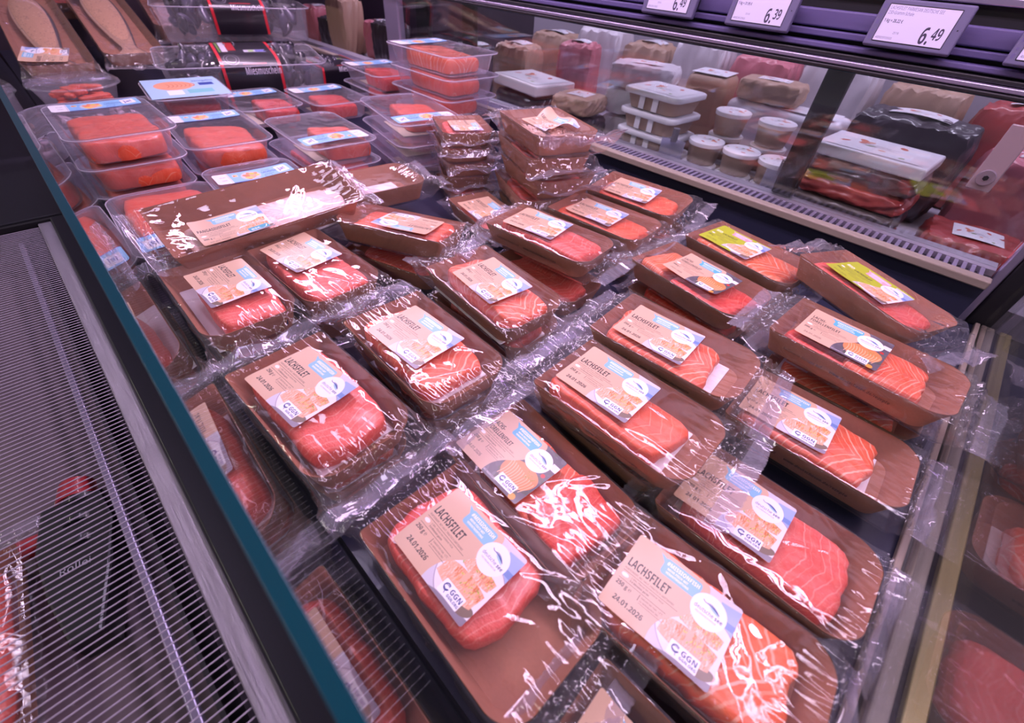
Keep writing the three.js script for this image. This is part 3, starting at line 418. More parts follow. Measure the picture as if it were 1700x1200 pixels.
fishPack({ x: -0.398, y: 0.083, z: -0.382, yaw: -5, seed: 11, label: 'salmon pack with an empty white strip along its front, behind the middle pack', group: rowsGroup, pad: [0, 0.008, 0.17, 0.09], fil: { mat: 0, hx: 0.08, hz: 0.038, h: 0.028, z: -0.006 }, sticker: { x: -0.008, z: -0.004, yaw: -2 }, tx: 2 });
fishPack({ x: -0.146, y: 0.082, z: -0.475, yaw: 3.5, seed: 12, label: 'salmon pack with a curved sticker and striped cut end behind the smooth orange one', group: rowsGroup, fil: { mat: 0, hx: 0.072, hz: 0.044, h: 0.025, x: -0.012 }, sticker: { x: -0.024, z: -0.002, yaw: 0 }, print: true });
fishPack({ x: 0.045, y: 0.047, z: -0.508, yaw: 2, seed: 13, label: 'salmon pack by the divider with a bright orange fillet and pale tail end', group: rowsGroup, L: 0.19, fil: [{ mat: 0, hx: 0.075, hz: 0.045, h: 0.03, x: -0.008 }], sticker: { x: -0.036, z: 0.0, yaw: 0 }, wrap: { fin: 0.014, collapse: 0.014, finR: 0.02 }, print: true });
fishPack({ x: -0.442, y: 0.095, z: -0.555, yaw: 6, seed: 14, label: 'salmon pack with a thick pale pink fillet bulging at its right end, lettered tray side', group: rowsGroup, L: 0.205, W: 0.112, fil: { mat: 2, hx: 0.085, hz: 0.042, h: 0.034, x: 0.004 }, sticker: { x: -0.026, z: 0.0, yaw: 4 }, print: true });
fishPack({ x: 0.036, y: 0.098, z: -0.632, yaw: -3, seed: 15, name: 'trout_pack', label: 'long trout pack leaning on the divider in front of the tilted green sticker pack', group: rowsGroup, L: 0.205, fil: [{ mat: 3, hx: 0.05, hz: 0.04, h: 0.024, x: -0.03 }, { mat: 0, hx: 0.042, hz: 0.04, h: 0.028, x: 0.03, yaw: 8 }], sticker: { kind: 'trout', x: -0.028, z: -0.002 }, print: true });
fishPack({ x: -0.203, y: 0.084, z: -0.654, yaw: -8, seed: 16, name: 'trout_pack', label: 'trout pack with striped salmon-coloured flesh in front of the flat green sticker pack', group: rowsGroup, fil: [{ mat: 5, hx: 0.03, hz: 0.04, h: 0.03, x: -0.06 }, { mat: 3, hx: 0.055, hz: 0.042, h: 0.024, x: 0.03 }], sticker: { kind: 'trout', x: 0.0, z: -0.002 } });
fishPack({ x: -0.433, y: 0.087, z: -0.706, yaw: 4.5, seed: 17, label: 'salmon pack between the thick pink one and the one beside the rear ledge', group: rowsGroup, fil: { mat: 1, hx: 0.082, hz: 0.042, h: 0.026 }, sticker: { x: -0.018, z: 0.0 } });
fishPack({ x: -0.185, y: 0.087, z: -0.80, yaw: -9, seed: 18, label: 'organic salmon pack with a flat lime green sticker', group: rowsGroup, fil: { mat: 5, hx: 0.08, hz: 0.046, h: 0.03 }, sticker: { kind: 'bio', x: -0.03, z: 0.004, yaw: -2 } });
fishPack({ x: 0.0, y: 0.118, z: -0.775, yaw: -22, tx: -5, tz: -3, seed: 19, label: 'organic salmon pack with a lime green sticker, tilted on edge against the divider', group: rowsGroup, L: 0.19, fil: { mat: 2, hx: 0.075, hz: 0.042, h: 0.026 }, sticker: { kind: 'bio', x: -0.012, z: 0.0, yaw: -2 } });
fishPack({ x: -0.445, y: 0.093, z: -0.845, yaw: 6, seed: 20, label: 'salmon pack beside the slotted rear ledge, right of the tall stack', group: rowsGroup, fil: { mat: 1, hx: 0.08, hz: 0.042, h: 0.026 }, sticker: { x: -0.018, z: 0.0 }, tx: 4 });
fishPack({ x: -0.63, y: 0.092, z: -0.375, yaw: 208, tx: 8, seed: 21, label: 'salmon pack turned round so that its sticker reads upside down', group: rowsGroup, L: 0.2, W: 0.112, fil: { mat: 1, hx: 0.08, hz: 0.044, h: 0.03 }, sticker: { x: -0.018, z: -0.008 }, print: true });
fishPack({ x: -0.655, y: 0.045, z: -0.60, yaw: -12, seed: 22, label: 'salmon pack half hidden at the foot of the two stacks', group: rowsGroup, L: 0.17, W: 0.1, fil: { mat: 2, hx: 0.06, hz: 0.038, h: 0.024 }, sticker: { x: -0.01, z: 0.0 } });
under(-0.361, -0.09, 0, 51, 'lower salmon pack under the second pack along the front glass');
under(-0.62, -0.09, 2, 52, 'lower salmon pack under the third pack along the front glass');
under(-0.365, -0.226, -3, 53, 'lower salmon pack under the one with strong white fat lines');
under(-0.612, -0.212, 0, 54, 'lower salmon pack under the pale fillet beside the white fish pack');
under(-0.14, -0.35, -3, 55, 'lower salmon pack under the smooth orange fillet');
under(-0.395, -0.385, 2, 56, 'lower salmon pack under the one with an empty white strip');
under(-0.155, -0.485, 0, 57, 'lower salmon pack under the curved sticker pack');
under(-0.42, -0.53, -2, 58, 'lower salmon pack under the thick pale pink fillet');
under(0.04, -0.64, 0, 59, 'lower salmon pack under the long trout pack', 0.0375);
under(-0.2, -0.65, -2, 60, 'lower red fillet pack under the trout pack with striped flesh', 0.0375, { fil: { mat: 3, hx: 0.075, hz: 0.044, h: 0.028 } });
under(-0.43, -0.70, 2, 61, 'lower salmon pack under the one between pink fillet and ledge pack');
under(-0.19, -0.79, -4, 62, 'lower salmon pack under the flat lime green sticker');
under(-0.44, -0.845, 3, 63, 'lower salmon pack under the one beside the slotted rear ledge');
under(-0.63, -0.375, 20, 64, 'lower salmon pack under the upside down sticker');

// white fish packs lying across the rows
fishPack({ name: 'white_fish_pack', x: -0.775, y: 0.122, z: -0.205, yaw: 91, tx: 12, tz: 2, wrap: { fin: 0.012, collapse: 0.014 }, seed: 23, L: 0.3, W: 0.13, H: 0.038, label: 'long pack of pale white fish with a blue green certificate on its sticker', group: rowsGroup, pad: [0.02, 0.01, 0.2, 0.1], fil: { mat: 4, hx: 0.125, hz: 0.045, h: 0.018, x: 0.005, z: 0.012, n: 2.6 }, sticker: { kind: 'pang', x: -0.055, z: 0.022, hx: 0.052, hz: 0.036 } });
fishPack({ name: 'white_fish_pack', x: -0.84, y: 0.085, z: -0.44, yaw: 84, seed: 24, L: 0.2, W: 0.13, H: 0.038, label: 'white fish pack behind the long pale one, mostly bare pad in a loose bag', group: rowsGroup, pad: [-0.01, 0.0, 0.16, 0.1], fil: { mat: 4, hx: 0.05, hz: 0.03, h: 0.012, x: -0.03, z: 0.01, n: 3 } });

// ---------------------------------------------------------------- two stacks of kraft trays
for (let k = 0; k < 5; k++) {
  const top = k === 4;
  fishPack({ name: 'stacked_fish_pack', x: -0.625 + [0.012, -0.008, 0.006, -0.004, 0][k], y: 0.039 + k * 0.041, z: -0.735 + [0, 0.006, -0.006, 0.004, 0][k], yaw: -20 + [3, -4, 2, -3, 0][k], seed: 70 + k, L: 0.18, W: 0.14, H: 0.038, fine: top, group: 'tall stack of kraft trays', label: top ? 'top pack of the tall stack, flaked pale fish under a wavy sticker' : `kraft pack in the tall stack, ${['lowest', 'second', 'third', 'fourth'][k]} from the bottom`, fil: top ? null : { mat: 2, hx: 0.06, hz: 0.05, h: 0.024 }, wrap: top ? { collapse: 0.034, fin: 0.02, bendR: 0.02 } : { collapse: 0.02, fin: 0.012 }, sticker: top ? { kind: 'kabel', x: -0.012, z: -0.012, yaw: 6, curl: 0.014 } : undefined,
    extra: top ? (t) => { const R = rng(31), a = []; for (let i = 0; i < 420; i++) { const g = new THREE.SphereGeometry(1, 6, 4); g.scale(0.0035 + R() * 0.005, 0.002 + R() * 0.002, 0.002 + R() * 0.002); g.rotateY(R() * 3); const q = R() * 6.28, d = Math.sqrt(R()); g.translate(0.07 * d * Math.cos(q), 0.012 + (1 - d) * 0.016 + R() * 0.006, 0.05 * d * Math.sin(q)); a.push(g); } const m = mesh('flaked_fish', mergeGeometries(a), P({ color: 0xe6c2b4, roughness: 0.5, clearcoat: 0.3 }), t); m.userData.kind = 'stuff'; } : undefined });
}
for (let k = 0; k < 5; k++) fishPack({ name: 'stacked_fish_pack', x: -0.835 + [0.01, -0.006, 0.004, 0, -0.004][k], y: 0.031 + k * 0.031, z: -0.69 + [0.004, -0.004, 0, 0.005, 0][k], yaw: -26 + [4, -6, 3, -2, 0][k], seed: 80 + k, L: 0.135, W: 0.115, H: 0.03, fine: k === 4, group: 'short stack of small kraft trays', label: k === 4 ? 'top pack of the short stack, small kraft tray with a flat sticker' : `small kraft pack in the short stack, ${['lowest', 'second', 'third', 'fourth'][k]} from the bottom`, pad: [0, 0, 0.1, 0.08], fil: { mat: 2, hx: 0.046, hz: 0.038, h: 0.02 }, wrap: { collapse: 0.014, fin: 0.01 }, sticker: k === 4 ? { kind: 'kabel', x: 0.008, z: -0.004, hx: 0.042, hz: 0.033 } : undefined });

// ---------------------------------------------------------------- clear plastic trays with blue labels
const clearGeo = {};
function clearTrayGeo(L, W, H) { const k = [L, W, H].join(); return clearGeo[k] ||= (() => { const o = (s, r) => outline(L / 2 - s, W / 2 - s, r, 64); return loft([{ pts: o(0.024, 0.022), y: 0.0006 }, { pts: o(0.02, 0.024), y: 0.006 }, { pts: o(0.011, 0.03), y: H - 0.003 }, { pts: o(0.0095, 0.03), y: H - 0.0006 }, { pts: o(0.001, 0.034), y: H - 0.0006 }, { pts: o(0, 0.035), y: H - 0.0015 }, { pts: o(0.0, 0.035), y: H - 0.005 }], true); })(); }
const lidGeo = {};
function clearLidGeo(L, W, H) { const k = [L, W, H].join(); return lidGeo[k] ||= loft([{ pts: outline(L / 2 - 0.001, W / 2 - 0.001, 0.034), y: H }, { pts: outline(L / 2 - 0.01, W / 2 - 0.01, 0.028), y: H + 0.0002 }, { pts: outline(L / 2 - 0.03, W / 2 - 0.03, 0.02), y: H - 0.0008 }, { pts: outline(L / 2 - 0.06, W / 2 - 0.06, 0.012), y: H - 0.0014 }], false, true); }
const rimGeo = {};
function rimOf(L, W, H) { const k = [L, W, H].join(); return rimGeo[k] ||= (() => { const c = new THREE.CatmullRomCurve3(outline(L / 2 - 0.0004, W / 2 - 0.0004, 0.034, 64).map((p) => new THREE.Vector3(p[0], H - 0.0012, p[1])), true, 'catmullrom', 0.2); return new THREE.TubeGeometry(c, 128, 0.0011, 6, true); })(); }
M.rimPlastic = P({ color: 0xece8f4, transmission: 0.6, thickness: 0, roughness: 0.25 });
function clearPack(o) {
  const L = o.L ?? 0.285, W = o.W ?? 0.18, H = o.H ?? 0.05, t = thing('clear_tray_pack', o.label, 'fish pack', 'clear plastic trays with blue labels');
  mesh('clear_tray', clearTrayGeo(L, W, H), M.clear, t); mesh('rim', rimOf(L, W, H), M.rimPlastic, t); mesh('lid_film', clearLidGeo(L, W, H), M.lid, t);
  if (o.fil) { const f = o.fil, m = mesh('fillet', fillet((f.hx ?? 0.085) * 1.12, (f.hz ?? 0.06) * 1.08, f.h ?? 0.042, o.seed * 5 + 2, f.n ?? 5, f.taper ?? 0.2), filletMats[f.mat ?? 1], t); m.position.set(f.x ?? 0.02, 0.0025, f.z ?? 0); m.rotation.y = (f.yaw ?? 0) * D; }
  mesh('base_label', rspan(-0.07, 0.07, 0.0012, 0.0022, -0.05, 0.05, 0.0004), S({ color: 0xcfc6a8, roughness: 0.7 }), t);
  if (o.strip !== undefined) { const fl = o.flip ? -1 : 1, hw = 0.029, hl = W / 2 - 0.013; mesh('blue_label', gridGeo(6, 14, (u, v) => { const a = (u * 2 - 1) * hl, b = (v * 2 - 1) * hw; const x = o.strip + fl * b + 0.012 * (a / hl) ** 2 * -fl * 0.6, z = -fl * a; return [x, H + 0.0007, z, u, 1 - v]; }), blueLabel, t); }
  put(t, o.x, o.y - H, o.z, o.yaw ?? 0, o.tx ?? 0, o.tz ?? 0); return t;
}
const cp = clearPack;
for (let k = 0; k < 3; k++) cp({ x: -1.255, y: 0.0515 + k * 0.0515, z: -0.112, yaw: -2 + k, seed: 101 + k, strip: k === 2 ? -0.095 : undefined, fil: { mat: 1, hx: 0.08, hz: 0.062, x: 0.035 }, label: k === 2 ? 'top clear tray of the stack beside the front glass, blue label along its far edge' : `clear salmon tray in the stack beside the front glass, ${k ? 'second' : 'lowest'} from the bottom` });
for (let k = 0; k < 2; k++) cp({ x: -1.275, y: 0.0515 + k * 0.0515, z: -0.30, yaw: -4, seed: 105 + k, strip: k ? -0.095 : undefined, fil: { mat: 1, hx: 0.08, hz: 0.06, x: 0.04 }, label: k ? 'clear salmon tray with blue label just right of the stack at the front glass' : 'lower clear tray just right of the stack at the front glass' });
cp({ x: -1.56, y: 0.085, z: -0.505, yaw: -1, seed: 108, L: 0.25, strip: -0.07, fil: { mat: 3, hx: 0.055, hz: 0.045, x: 0.04, z: -0.03 }, label: 'clear tray with a small red fillet in front of the nearer mussel pack' });
cp({ x: -1.52, y: 0.085, z: -0.70, yaw: -1, seed: 109, L: 0.25, W: 0.185, strip: -0.07, fil: { mat: 3, hx: 0.055, hz: 0.05, x: 0.03, z: 0 }, label: 'clear tray with a dark red fillet right of the mussel packs' });
cp({ x: -1.155, y: 0.1, z: -0.495, yaw: -3, seed: 110, strip: 0.075, flip: true, fil: { mat: 1, hx: 0.06, hz: 0.05, x: 0.03, z: -0.03 }, label: 'clear salmon tray with a bright lamp reflection and its blue label at the near edge' });
cp({ x: -1.155, y: 0.05, z: -0.495, yaw: 0, seed: 111, fil: { mat: 2, hx: 0.08, hz: 0.06 }, label: 'clear salmon tray under the one with the bright lamp reflection' });
cp({ x: -0.985, y: 0.066, z: -0.285, yaw: -3, seed: 112, strip: -0.06, fil: { mat: 0, hx: 0.08, hz: 0.055, x: 0.03 }, label: 'low clear salmon tray with a readable blue label behind the long white fish pack' });
cp({ x: -0.955, y: 0.06, z: -0.112, yaw: -2, seed: 113, strip: 0.085, flip: true, fil: { mat: 1, hx: 0.1, hz: 0.065, x: -0.03 }, label: 'low clear tray full of smooth salmon beside the front glass' });
for (let k = 0; k < 3; k++) cp({ x: -1.06, y: 0.0475 + k * 0.0465, z: -0.70, yaw: -10 - k, seed: 115 + k, H: 0.046, strip: k === 2 ? 0.085 : undefined, flip: true, fil: { mat: k === 2 ? 1 : 4, hx: 0.07, hz: 0.05, h: 0.032, x: k ? -0.02 : 0.03, z: -0.03 }, label: k === 2 ? 'top clear tray left of the small kraft stack, blue label at its near edge' : `clear pale-based tray left of the small kraft stack, ${k ? 'second' : 'lowest'} from the bottom` });
for (let k = 0; k < 5; k++) cp({ x: -1.165 + (k % 2) * 0.008, y: 0.049 + k * 0.049, z: -0.888, yaw: -4 + k * 1.5, seed: 120 + k, W: 0.19, H: 0.048, strip: k === 4 ? -0.09 : undefined, fil: { mat: k === 4 ? 5 : 1, hx: 0.09, hz: 0.055, x: 0.0 }, label: k === 4 ? 'topmost clear tray of the tallest stack, thick salmon block beside the rear glass' : `clear salmon tray in the tallest stack beside the rear glass, ${['lowest', 'second', 'third', 'fourth'][k]} from the bottom` });
for (let k = 0; k < 3; k++) cp({ x: -1.50, y: 0.049 + k * 0.048, z: -0.895, yaw: -3, seed: 126 + k, H: 0.047, L: 0.26, strip: k === 2 ? -0.075 : undefined, fil: { mat: 3, hx: 0.06, hz: 0.05, x: 0.04 }, label: k === 2 ? 'clear tray on a low stack behind the tallest clear stack, blue label on top' : `clear tray in the low stack behind the tallest one, ${k ? 'middle' : 'bottom'} tray` });

// ---------------------------------------------------------------- mussel packs
const bandTex = (() => { const c = cv(512, 1024), g = c.getContext('2d'); g.fillStyle = '#1a1620'; g.fillRect(0, 0, 512, 1024); g.fillStyle = '#d42a38'; g.fillRect(0, 0, 26, 1024); g.fillRect(486, 0, 26, 1024); g.fillStyle = '#6f9a3a'; g.fillRect(40, 250, 16, 360); g.fillStyle = '#d6d2e0'; g.fillRect(66, 240, 50, 360); g.fillStyle = '#b52a34'; g.fillRect(120, 330, 70, 240); g.fillStyle = '#c9c6d8'; g.fillRect(250, 560, 190, 60); g.fillStyle = '#6d72c8'; g.fillRect(350, 565, 90, 50); g.fillStyle = '#9ad05a'; g.fillRect(290, 570, 46, 40); g.strokeStyle = '#8b8794'; g.lineWidth = 5; g.beginPath(); g.arc(110, 730, 62, 0, 7); g.stroke(); g.beginPath(); g.arc(110, 730, 40, 0, 7); g.stroke(); cond(g, 'Miesmuscheln', 190, 860, 66, 0.68, 'bold', '#cfc9d8'); g.fillStyle = '#c02a36'; g.fillRect(190, 780, 200, 10); return P({ map: tex(c), roughness: 0.35, clearcoat: 0.4, side: THREE.DoubleSide }); })();
const musselGeo = (() => { const g = new THREE.SphereGeometry(1, 12, 8), p = g.attributes.position; for (let i = 0; i < p.count; i++) { const x = p.getX(i); const k = 0.62 + 0.38 * (x * 0.5 + 0.5); p.setY(i, p.getY(i) * 0.42 * k); p.setZ(i, p.getZ(i) * 0.55 * k + 0.12 * x * x); } g.scale(0.034, 0.034, 0.034); g.computeVertexNormals(); return g; })();
const musselMats = [0x1c1a26, 0x2c2838, 0x454056].map((c) => P({ color: c, roughness: 0.3, clearcoat: 0.6 }));
function musselPack(o) {
  const L = o.L ?? 0.4, W = o.W ?? 0.27, H = o.H ?? 0.085, R = rng(o.seed), t = thing('mussel_pack', o.label, 'mussel pack', 'packs of black mussels');
  mesh('clear_tray', clearTrayGeo(L, W, H), M.clear, t); mesh('rim', rimOf(L, W, H), M.rimPlastic, t);
  for (let i = 0; i < 84; i++) { const m = mesh('mussel', musselGeo, musselMats[i % 3], t); const lv = i < 40 ? 1 : R(); m.position.set((R() - 0.5) * (L - 0.10), 0.024 + lv * (H - 0.034), (R() - 0.5) * (W - 0.09)); m.rotation.set(R() * 3, R() * 6, R() * 3); }
  const hump = (x, z) => H + 0.014 * sm(clamp(1 - Math.pow(Math.abs(x) / (L / 2), 3), 0, 1)) * sm(clamp(1 - Math.pow(Math.abs(z) / (W / 2), 3), 0, 1));
  mesh('lid_film', gridGeo(40, 30, (u, v) => { const x = (u * 2 - 1) * (L / 2 - 0.006), z = (v * 2 - 1) * (W / 2 - 0.006); const c = Math.max(0, Math.abs(u * 2 - 1) + Math.abs(v * 2 - 1) - 1.75); return [x * (1 - c * 0.3), hump(x, z) + 0.0015 * (1 - Math.abs(noise(x * 30 + o.seed, z * 30))), z * (1 - c * 0.3), x, z]; }), M.film, t);
  mesh('printed_band', gridGeo(2, 30, (u, v) => { const x = (u * 2 - 1) * 0.085 + 0.01, w = W / 2; const s = (v * 2 - 1) * (w + H * 0.8), a = Math.abs(s), sg = Math.sign(s); return a < w ? [x, hump(x, s) + 0.004, s + sg * 0.002 * (a / w), u, 1 - v] : [x, H + 0.003 - (a - w), sg * (w + 0.0025 - (a - w) * 0.16), u, 1 - v]; }), bandTex, t);
  put(t, o.x, o.y - H, o.z, o.yaw ?? 80, o.tx ?? 0, o.tz ?? 0);
}
musselPack({ x: -1.835, y: 0.15, z: -0.58, yaw: 78, L: 0.48, W: 0.26, H: 0.125, seed: 201, tx: 4, label: 'nearer mussel pack with red edged black band, in front of the two stacked ones' });
musselPack({ x: -2.16, y: 0.125, z: -0.705, yaw: 78, L: 0.46, W: 0.26, H: 0.1, seed: 202, label: 'lower pack of the two stacked mussel packs' });
musselPack({ x: -2.17, y: 0.25, z: -0.705, yaw: 76, L: 0.5, W: 0.27, H: 0.1, seed: 203, label: 'upper pack of the two stacked mussel packs at the top picture edge' });
musselPack({ x: -1.88, y: 0.10, z: -0.90, yaw: 86, L: 0.15, W: 0.22, H: 0.09, seed: 204, label: 'small mussel pack partly hidden right of the nearer one' });

// ---------------------------------------------------------------- far left: whole fish, prawns, salmon bowl
function fishGeo(len, h, w) {   // head at -x
  const A = 20, N = 30, pos = [], idx = [], uv = [];
  for (let i = 0; i <= N; i++) { const u = i / N; const prof = Math.pow(Math.sin(Math.PI * Math.pow(u, 0.62) * 0.94 + 0.06), 0.75); const tail = u > 0.86 ? (u - 0.86) / 0.14 : 0; const ry = w / 2 * prof * (1 - tail * 0.6), rz = h / 2 * Math.max(prof, tail * 0.85); for (let j = 0; j <= A; j++) { const t = j / A * 6.2832; pos.push((u - 0.5) * len, ry * Math.cos(t) + w / 2, rz * Math.sin(t)); uv.push(u, j / A); } }
  for (let i = 0; i < N; i++) for (let j = 0; j < A; j++) { const a = i * (A + 1) + j, b = a + A + 1; idx.push(a, a + 1, b, b, a + 1, b + 1); }
  const g = new THREE.BufferGeometry(); g.setAttribute('position', new THREE.Float32BufferAttribute(pos, 3)); g.setAttribute('uv', new THREE.Float32BufferAttribute(uv, 2)); g.setIndex(idx); g.computeVertexNormals(); return g;
}
const fishMat = (() => { const c = cv(512, 256), g = c.getContext('2d'), R = rng(8); g.fillStyle = '#b98f78'; g.fillRect(0, 0, 512, 256); g.fillStyle = '#4a434c'; g.fillRect(0, 40, 512, 44); g.fillStyle = '#d8b6a4'; g.fillRect(0, 150, 512, 60); for (let i = 0; i < 900; i++) { g.globalAlpha = 0.3; g.fillStyle = R() < 0.5 ? '#3b343c' : '#e6cdbd'; g.fillRect(R() * 512, R() * 256, 5, 3); } g.globalAlpha = 1; g.fillStyle = '#2a252c'; g.beginPath(); g.arc(40, 120, 10, 0, 7); g.fill(); return P({ map: tex(c), roughness: 0.35, clearcoat: 0.5 }); })();
function wholeFish(o) { fishPack({ name: 'whole_fish_pack', group: 'whole fish packs at the far end', pad: [0, 0, 0.2, 0.06], fine: true, ...o, extra: (t, L, W) => { const m = mesh('fish', fishGeo(L * 0.86, W * 0.6, 0.034), fishMat, t); m.position.y = 0.004; } }); }
wholeFish({ x: -2.36, y: 0.19, z: -0.15, yaw: -3, tz: -10, L: 0.72, W: 0.17, H: 0.04, seed: 301, label: 'long whole fish pack slanting down from the left picture edge', sticker: { kind: 'kabel', x: 0.27, z: 0.02, hx: 0.07, hz: 0.055, yaw: 170 } });
wholeFish({ x: -2.42, y: 0.2, z: -0.36, yaw: -3, tz: -12, L: 0.66, W: 0.17, H: 0.04, seed: 302, label: 'whole fish pack with its sticker at the upper end, right of the slanting one', sticker: { kind: 'kabel', x: -0.26, z: 0, hx: 0.08, hz: 0.06, yaw: 170 } });
fishPack({ name: 'kraft_tray_pack', x: -2.72, y: 0.2, z: -0.64, yaw: -8, tz: -10, L: 0.5, W: 0.2, H: 0.06, seed: 303, label: 'plain brown kraft pack left of the mussel packs', group: 'whole fish packs at the far end', pad: [0, 0, 0.3, 0.14], fil: { mat: 4, hx: 0.15, hz: 0.06, h: 0.02 } });
fishPack({ name: 'kraft_tray_pack', x: -2.95, y: 0.20, z: -0.30, yaw: -6, L: 0.4, W: 0.18, H: 0.05, seed: 304, label: 'kraft pack with dark mussels behind the whole fish packs', group: 'whole fish packs at the far end', pad: [0, 0, 0.3, 0.14], fil: { mat: 3, hx: 0.15, hz: 0.06, h: 0.03 } });
{
  const t = thing('prawn_tray', 'clear tray of pale peeled prawns behind the stack at the front glass', 'prawn tray'); const L = 0.26, W = 0.26, H = 0.06, R = rng(44);
  mesh('clear_tray', clearTrayGeo(L, W, H), M.clear, t); mesh('rim', rimOf(L, W, H), M.rimPlastic, t); mesh('lid_film', clearLidGeo(L, W, H), M.lid, t);
  const pg = new THREE.TorusGeometry(0.016, 0.0075, 8, 14, 4.2), pm = P({ color: 0xe9cfcb, roughness: 0.4, clearcoat: 0.5 });
  for (let i = 0; i < 46; i++) { const m = mesh('prawn', pg, pm, t); m.position.set((R() - 0.5) * 0.17, 0.012 + R() * 0.034, (R() - 0.5) * 0.17); m.rotation.set(1.57 + (R() - 0.5) * 0.9, (R() - 0.5) * 0.9, R() * 6); }
  put(t, -1.585, 0.03, -0.135, -3);
  const b = thing('salmon_bowl', 'round clear bowl of salmon strips at the far left of the front glass', 'bowl');
  const prof = [[0, 0.001], [0.07, 0.001], [0.08, 0.006], [0.098, 0.06], [0.1, 0.062], [0.106, 0.062], [0.107, 0.058]].map((q) => new THREE.Vector2(q[0], q[1])); mesh('bowl', new THREE.LatheGeometry(prof, 48), M.clear, b);
  mesh('lid', new THREE.LatheGeometry([[0, 0.072], [0.09, 0.071], [0.1, 0.068], [0.106, 0.0635]].map((q) => new THREE.Vector2(q[0], q[1])), 48), M.lid, b);
  for (let i = 0; i < 12; i++) { const m = mesh('salmon_strip', fillet(0.04, 0.012, 0.011, 500 + i, 3, 0.1), filletMats[1], b); m.position.set((R() - 0.5) * 0.07, 0.006 + 0.003 * i, (R() - 0.5) * 0.07); m.rotation.y = R() * 6; }
  put(b, -1.865, 0.045, -0.13);
  const d = thing('herring_tray', 'tray with a big pale blue printed lid left of the nearer mussel pack', 'fish pack'); mesh('clear_tray', clearTrayGeo(0.24, 0.19, 0.05), M.clear, d); mesh('rim', rimOf(0.24, 0.19, 0.05), M.rimPlastic, d);
  const hm = mesh('fillet', fillet(0.08, 0.06, 0.03, 900, 4), filletMats[3], d); hm.position.y = 0.003;
  const c = cv(512, 400), g = c.getContext('2d'); g.fillStyle = '#a9cdec'; g.fillRect(0, 0, 512, 400); g.fillStyle = '#e9a27e'; g.beginPath(); g.ellipse(190, 170, 130, 95, 0, 0, 7); g.fill(); g.strokeStyle = '#cf7d58'; g.lineWidth = 8; for (let i = 0; i < 7; i++) { g.beginPath(); g.arc(110 + i * 28, 170, 50, -0.8, 0.9); g.stroke(); } cond(g, 'Heringsfilet', 330, 110, 44, 0.6, 'bold', '#27459c'); g.fillStyle = '#27459c'; g.fillRect(360, 140, 100, 60); g.fillStyle = '#7cc3c9'; g.fillRect(250, 270, 170, 70); g.fillStyle = '#eef0f8'; g.fillRect(120, 270, 100, 80);
  mesh('printed_lid', gridGeo(4, 4, (u, v) => { const x = (u * 2 - 1) * 0.11, z = (v * 2 - 1) * 0.09; return [x, 0.0515 + 0.002 * (1 - (u * 2 - 1) ** 2), z, 1 - v, 1 - u]; }), P({ map: tex(c), roughness: 0.4, clearcoat: 0.3, side: THREE.DoubleSide }), d); put(d, -1.58, 0.075, -0.335, -6);
}

// ---------------------------------------------------------------- behind the rear glass
const tubTop = (() => { const c = cv(512, 512), g = c.getContext('2d'), R = rng(3); g.fillStyle = '#efecf4'; g.fillRect(0, 0, 512, 512); for (let i = 0; i < 9; i++) { g.fillStyle = ['#d8795a', '#c9543f', '#7f9a4a', '#e0a08a'][i % 4]; g.beginPath(); g.ellipse(60 + R() * 390, 60 + R() * 390, 20 + R() * 26, 12 + R() * 12, R() * 3, 0, 7); g.fill(); } g.fillStyle = '#8f8aa0'; for (let i = 0; i < 5; i++) g.fillRect(150, 230 + i * 18, 120 + R() * 100, 6); return P({ map: tex(c), roughness: 0.4, clearcoat: 0.3 }); })();
const saladMat = P({ color: 0xa98e80, roughness: 0.5, clearcoat: 0.2 });
function squareTub(x, y, z, label, s = 1) { const t = thing('salad_tub', label, 'tub', 'square lidded tubs behind the rear glass'); const o = (h, w, r) => outline(h, w, r, 48); mesh('tub', loft([{ pts: o(0.062 * s, 0.05 * s, 0.02), y: 0.001 }, { pts: o(0.07 * s, 0.058 * s, 0.02), y: 0.034 }], true), saladMat, t); mesh('lid', loft([{ pts: o(0.074 * s, 0.062 * s, 0.02), y: 0.032 }, { pts: o(0.077 * s, 0.065 * s, 0.022), y: 0.034 }, { pts: o(0.077 * s, 0.065 * s, 0.022), y: 0.043 }, { pts: o(0.073 * s, 0.061 * s, 0.02), y: 0.045 }], false, true), M.whitePlastic, t); mesh('lid_print', gridGeo(1, 1, (u, v) => [(u * 2 - 1) * 0.062 * s, 0.0456, (v * 2 - 1) * 0.05 * s, u, 1 - v]), tubTop, t); for (const k of [-1, 1]) { const cl = mesh('clip', rspan(-0.008, 0.008, 0.004, 0.036, 0, 0.003, 0.001), M.whitePlastic, t); cl.position.set(k * 0.02, 0, 0.058 * s); } put(t, x, y, z, -4); }
for (let k = 0; k < 4; k++) squareTub(-0.63, 0.0305 + k * 0.046, -1.19, `square white lidded tub behind the rear glass, ${['lowest', 'second', 'third', 'top'][k]} of its stack`, 1.1);
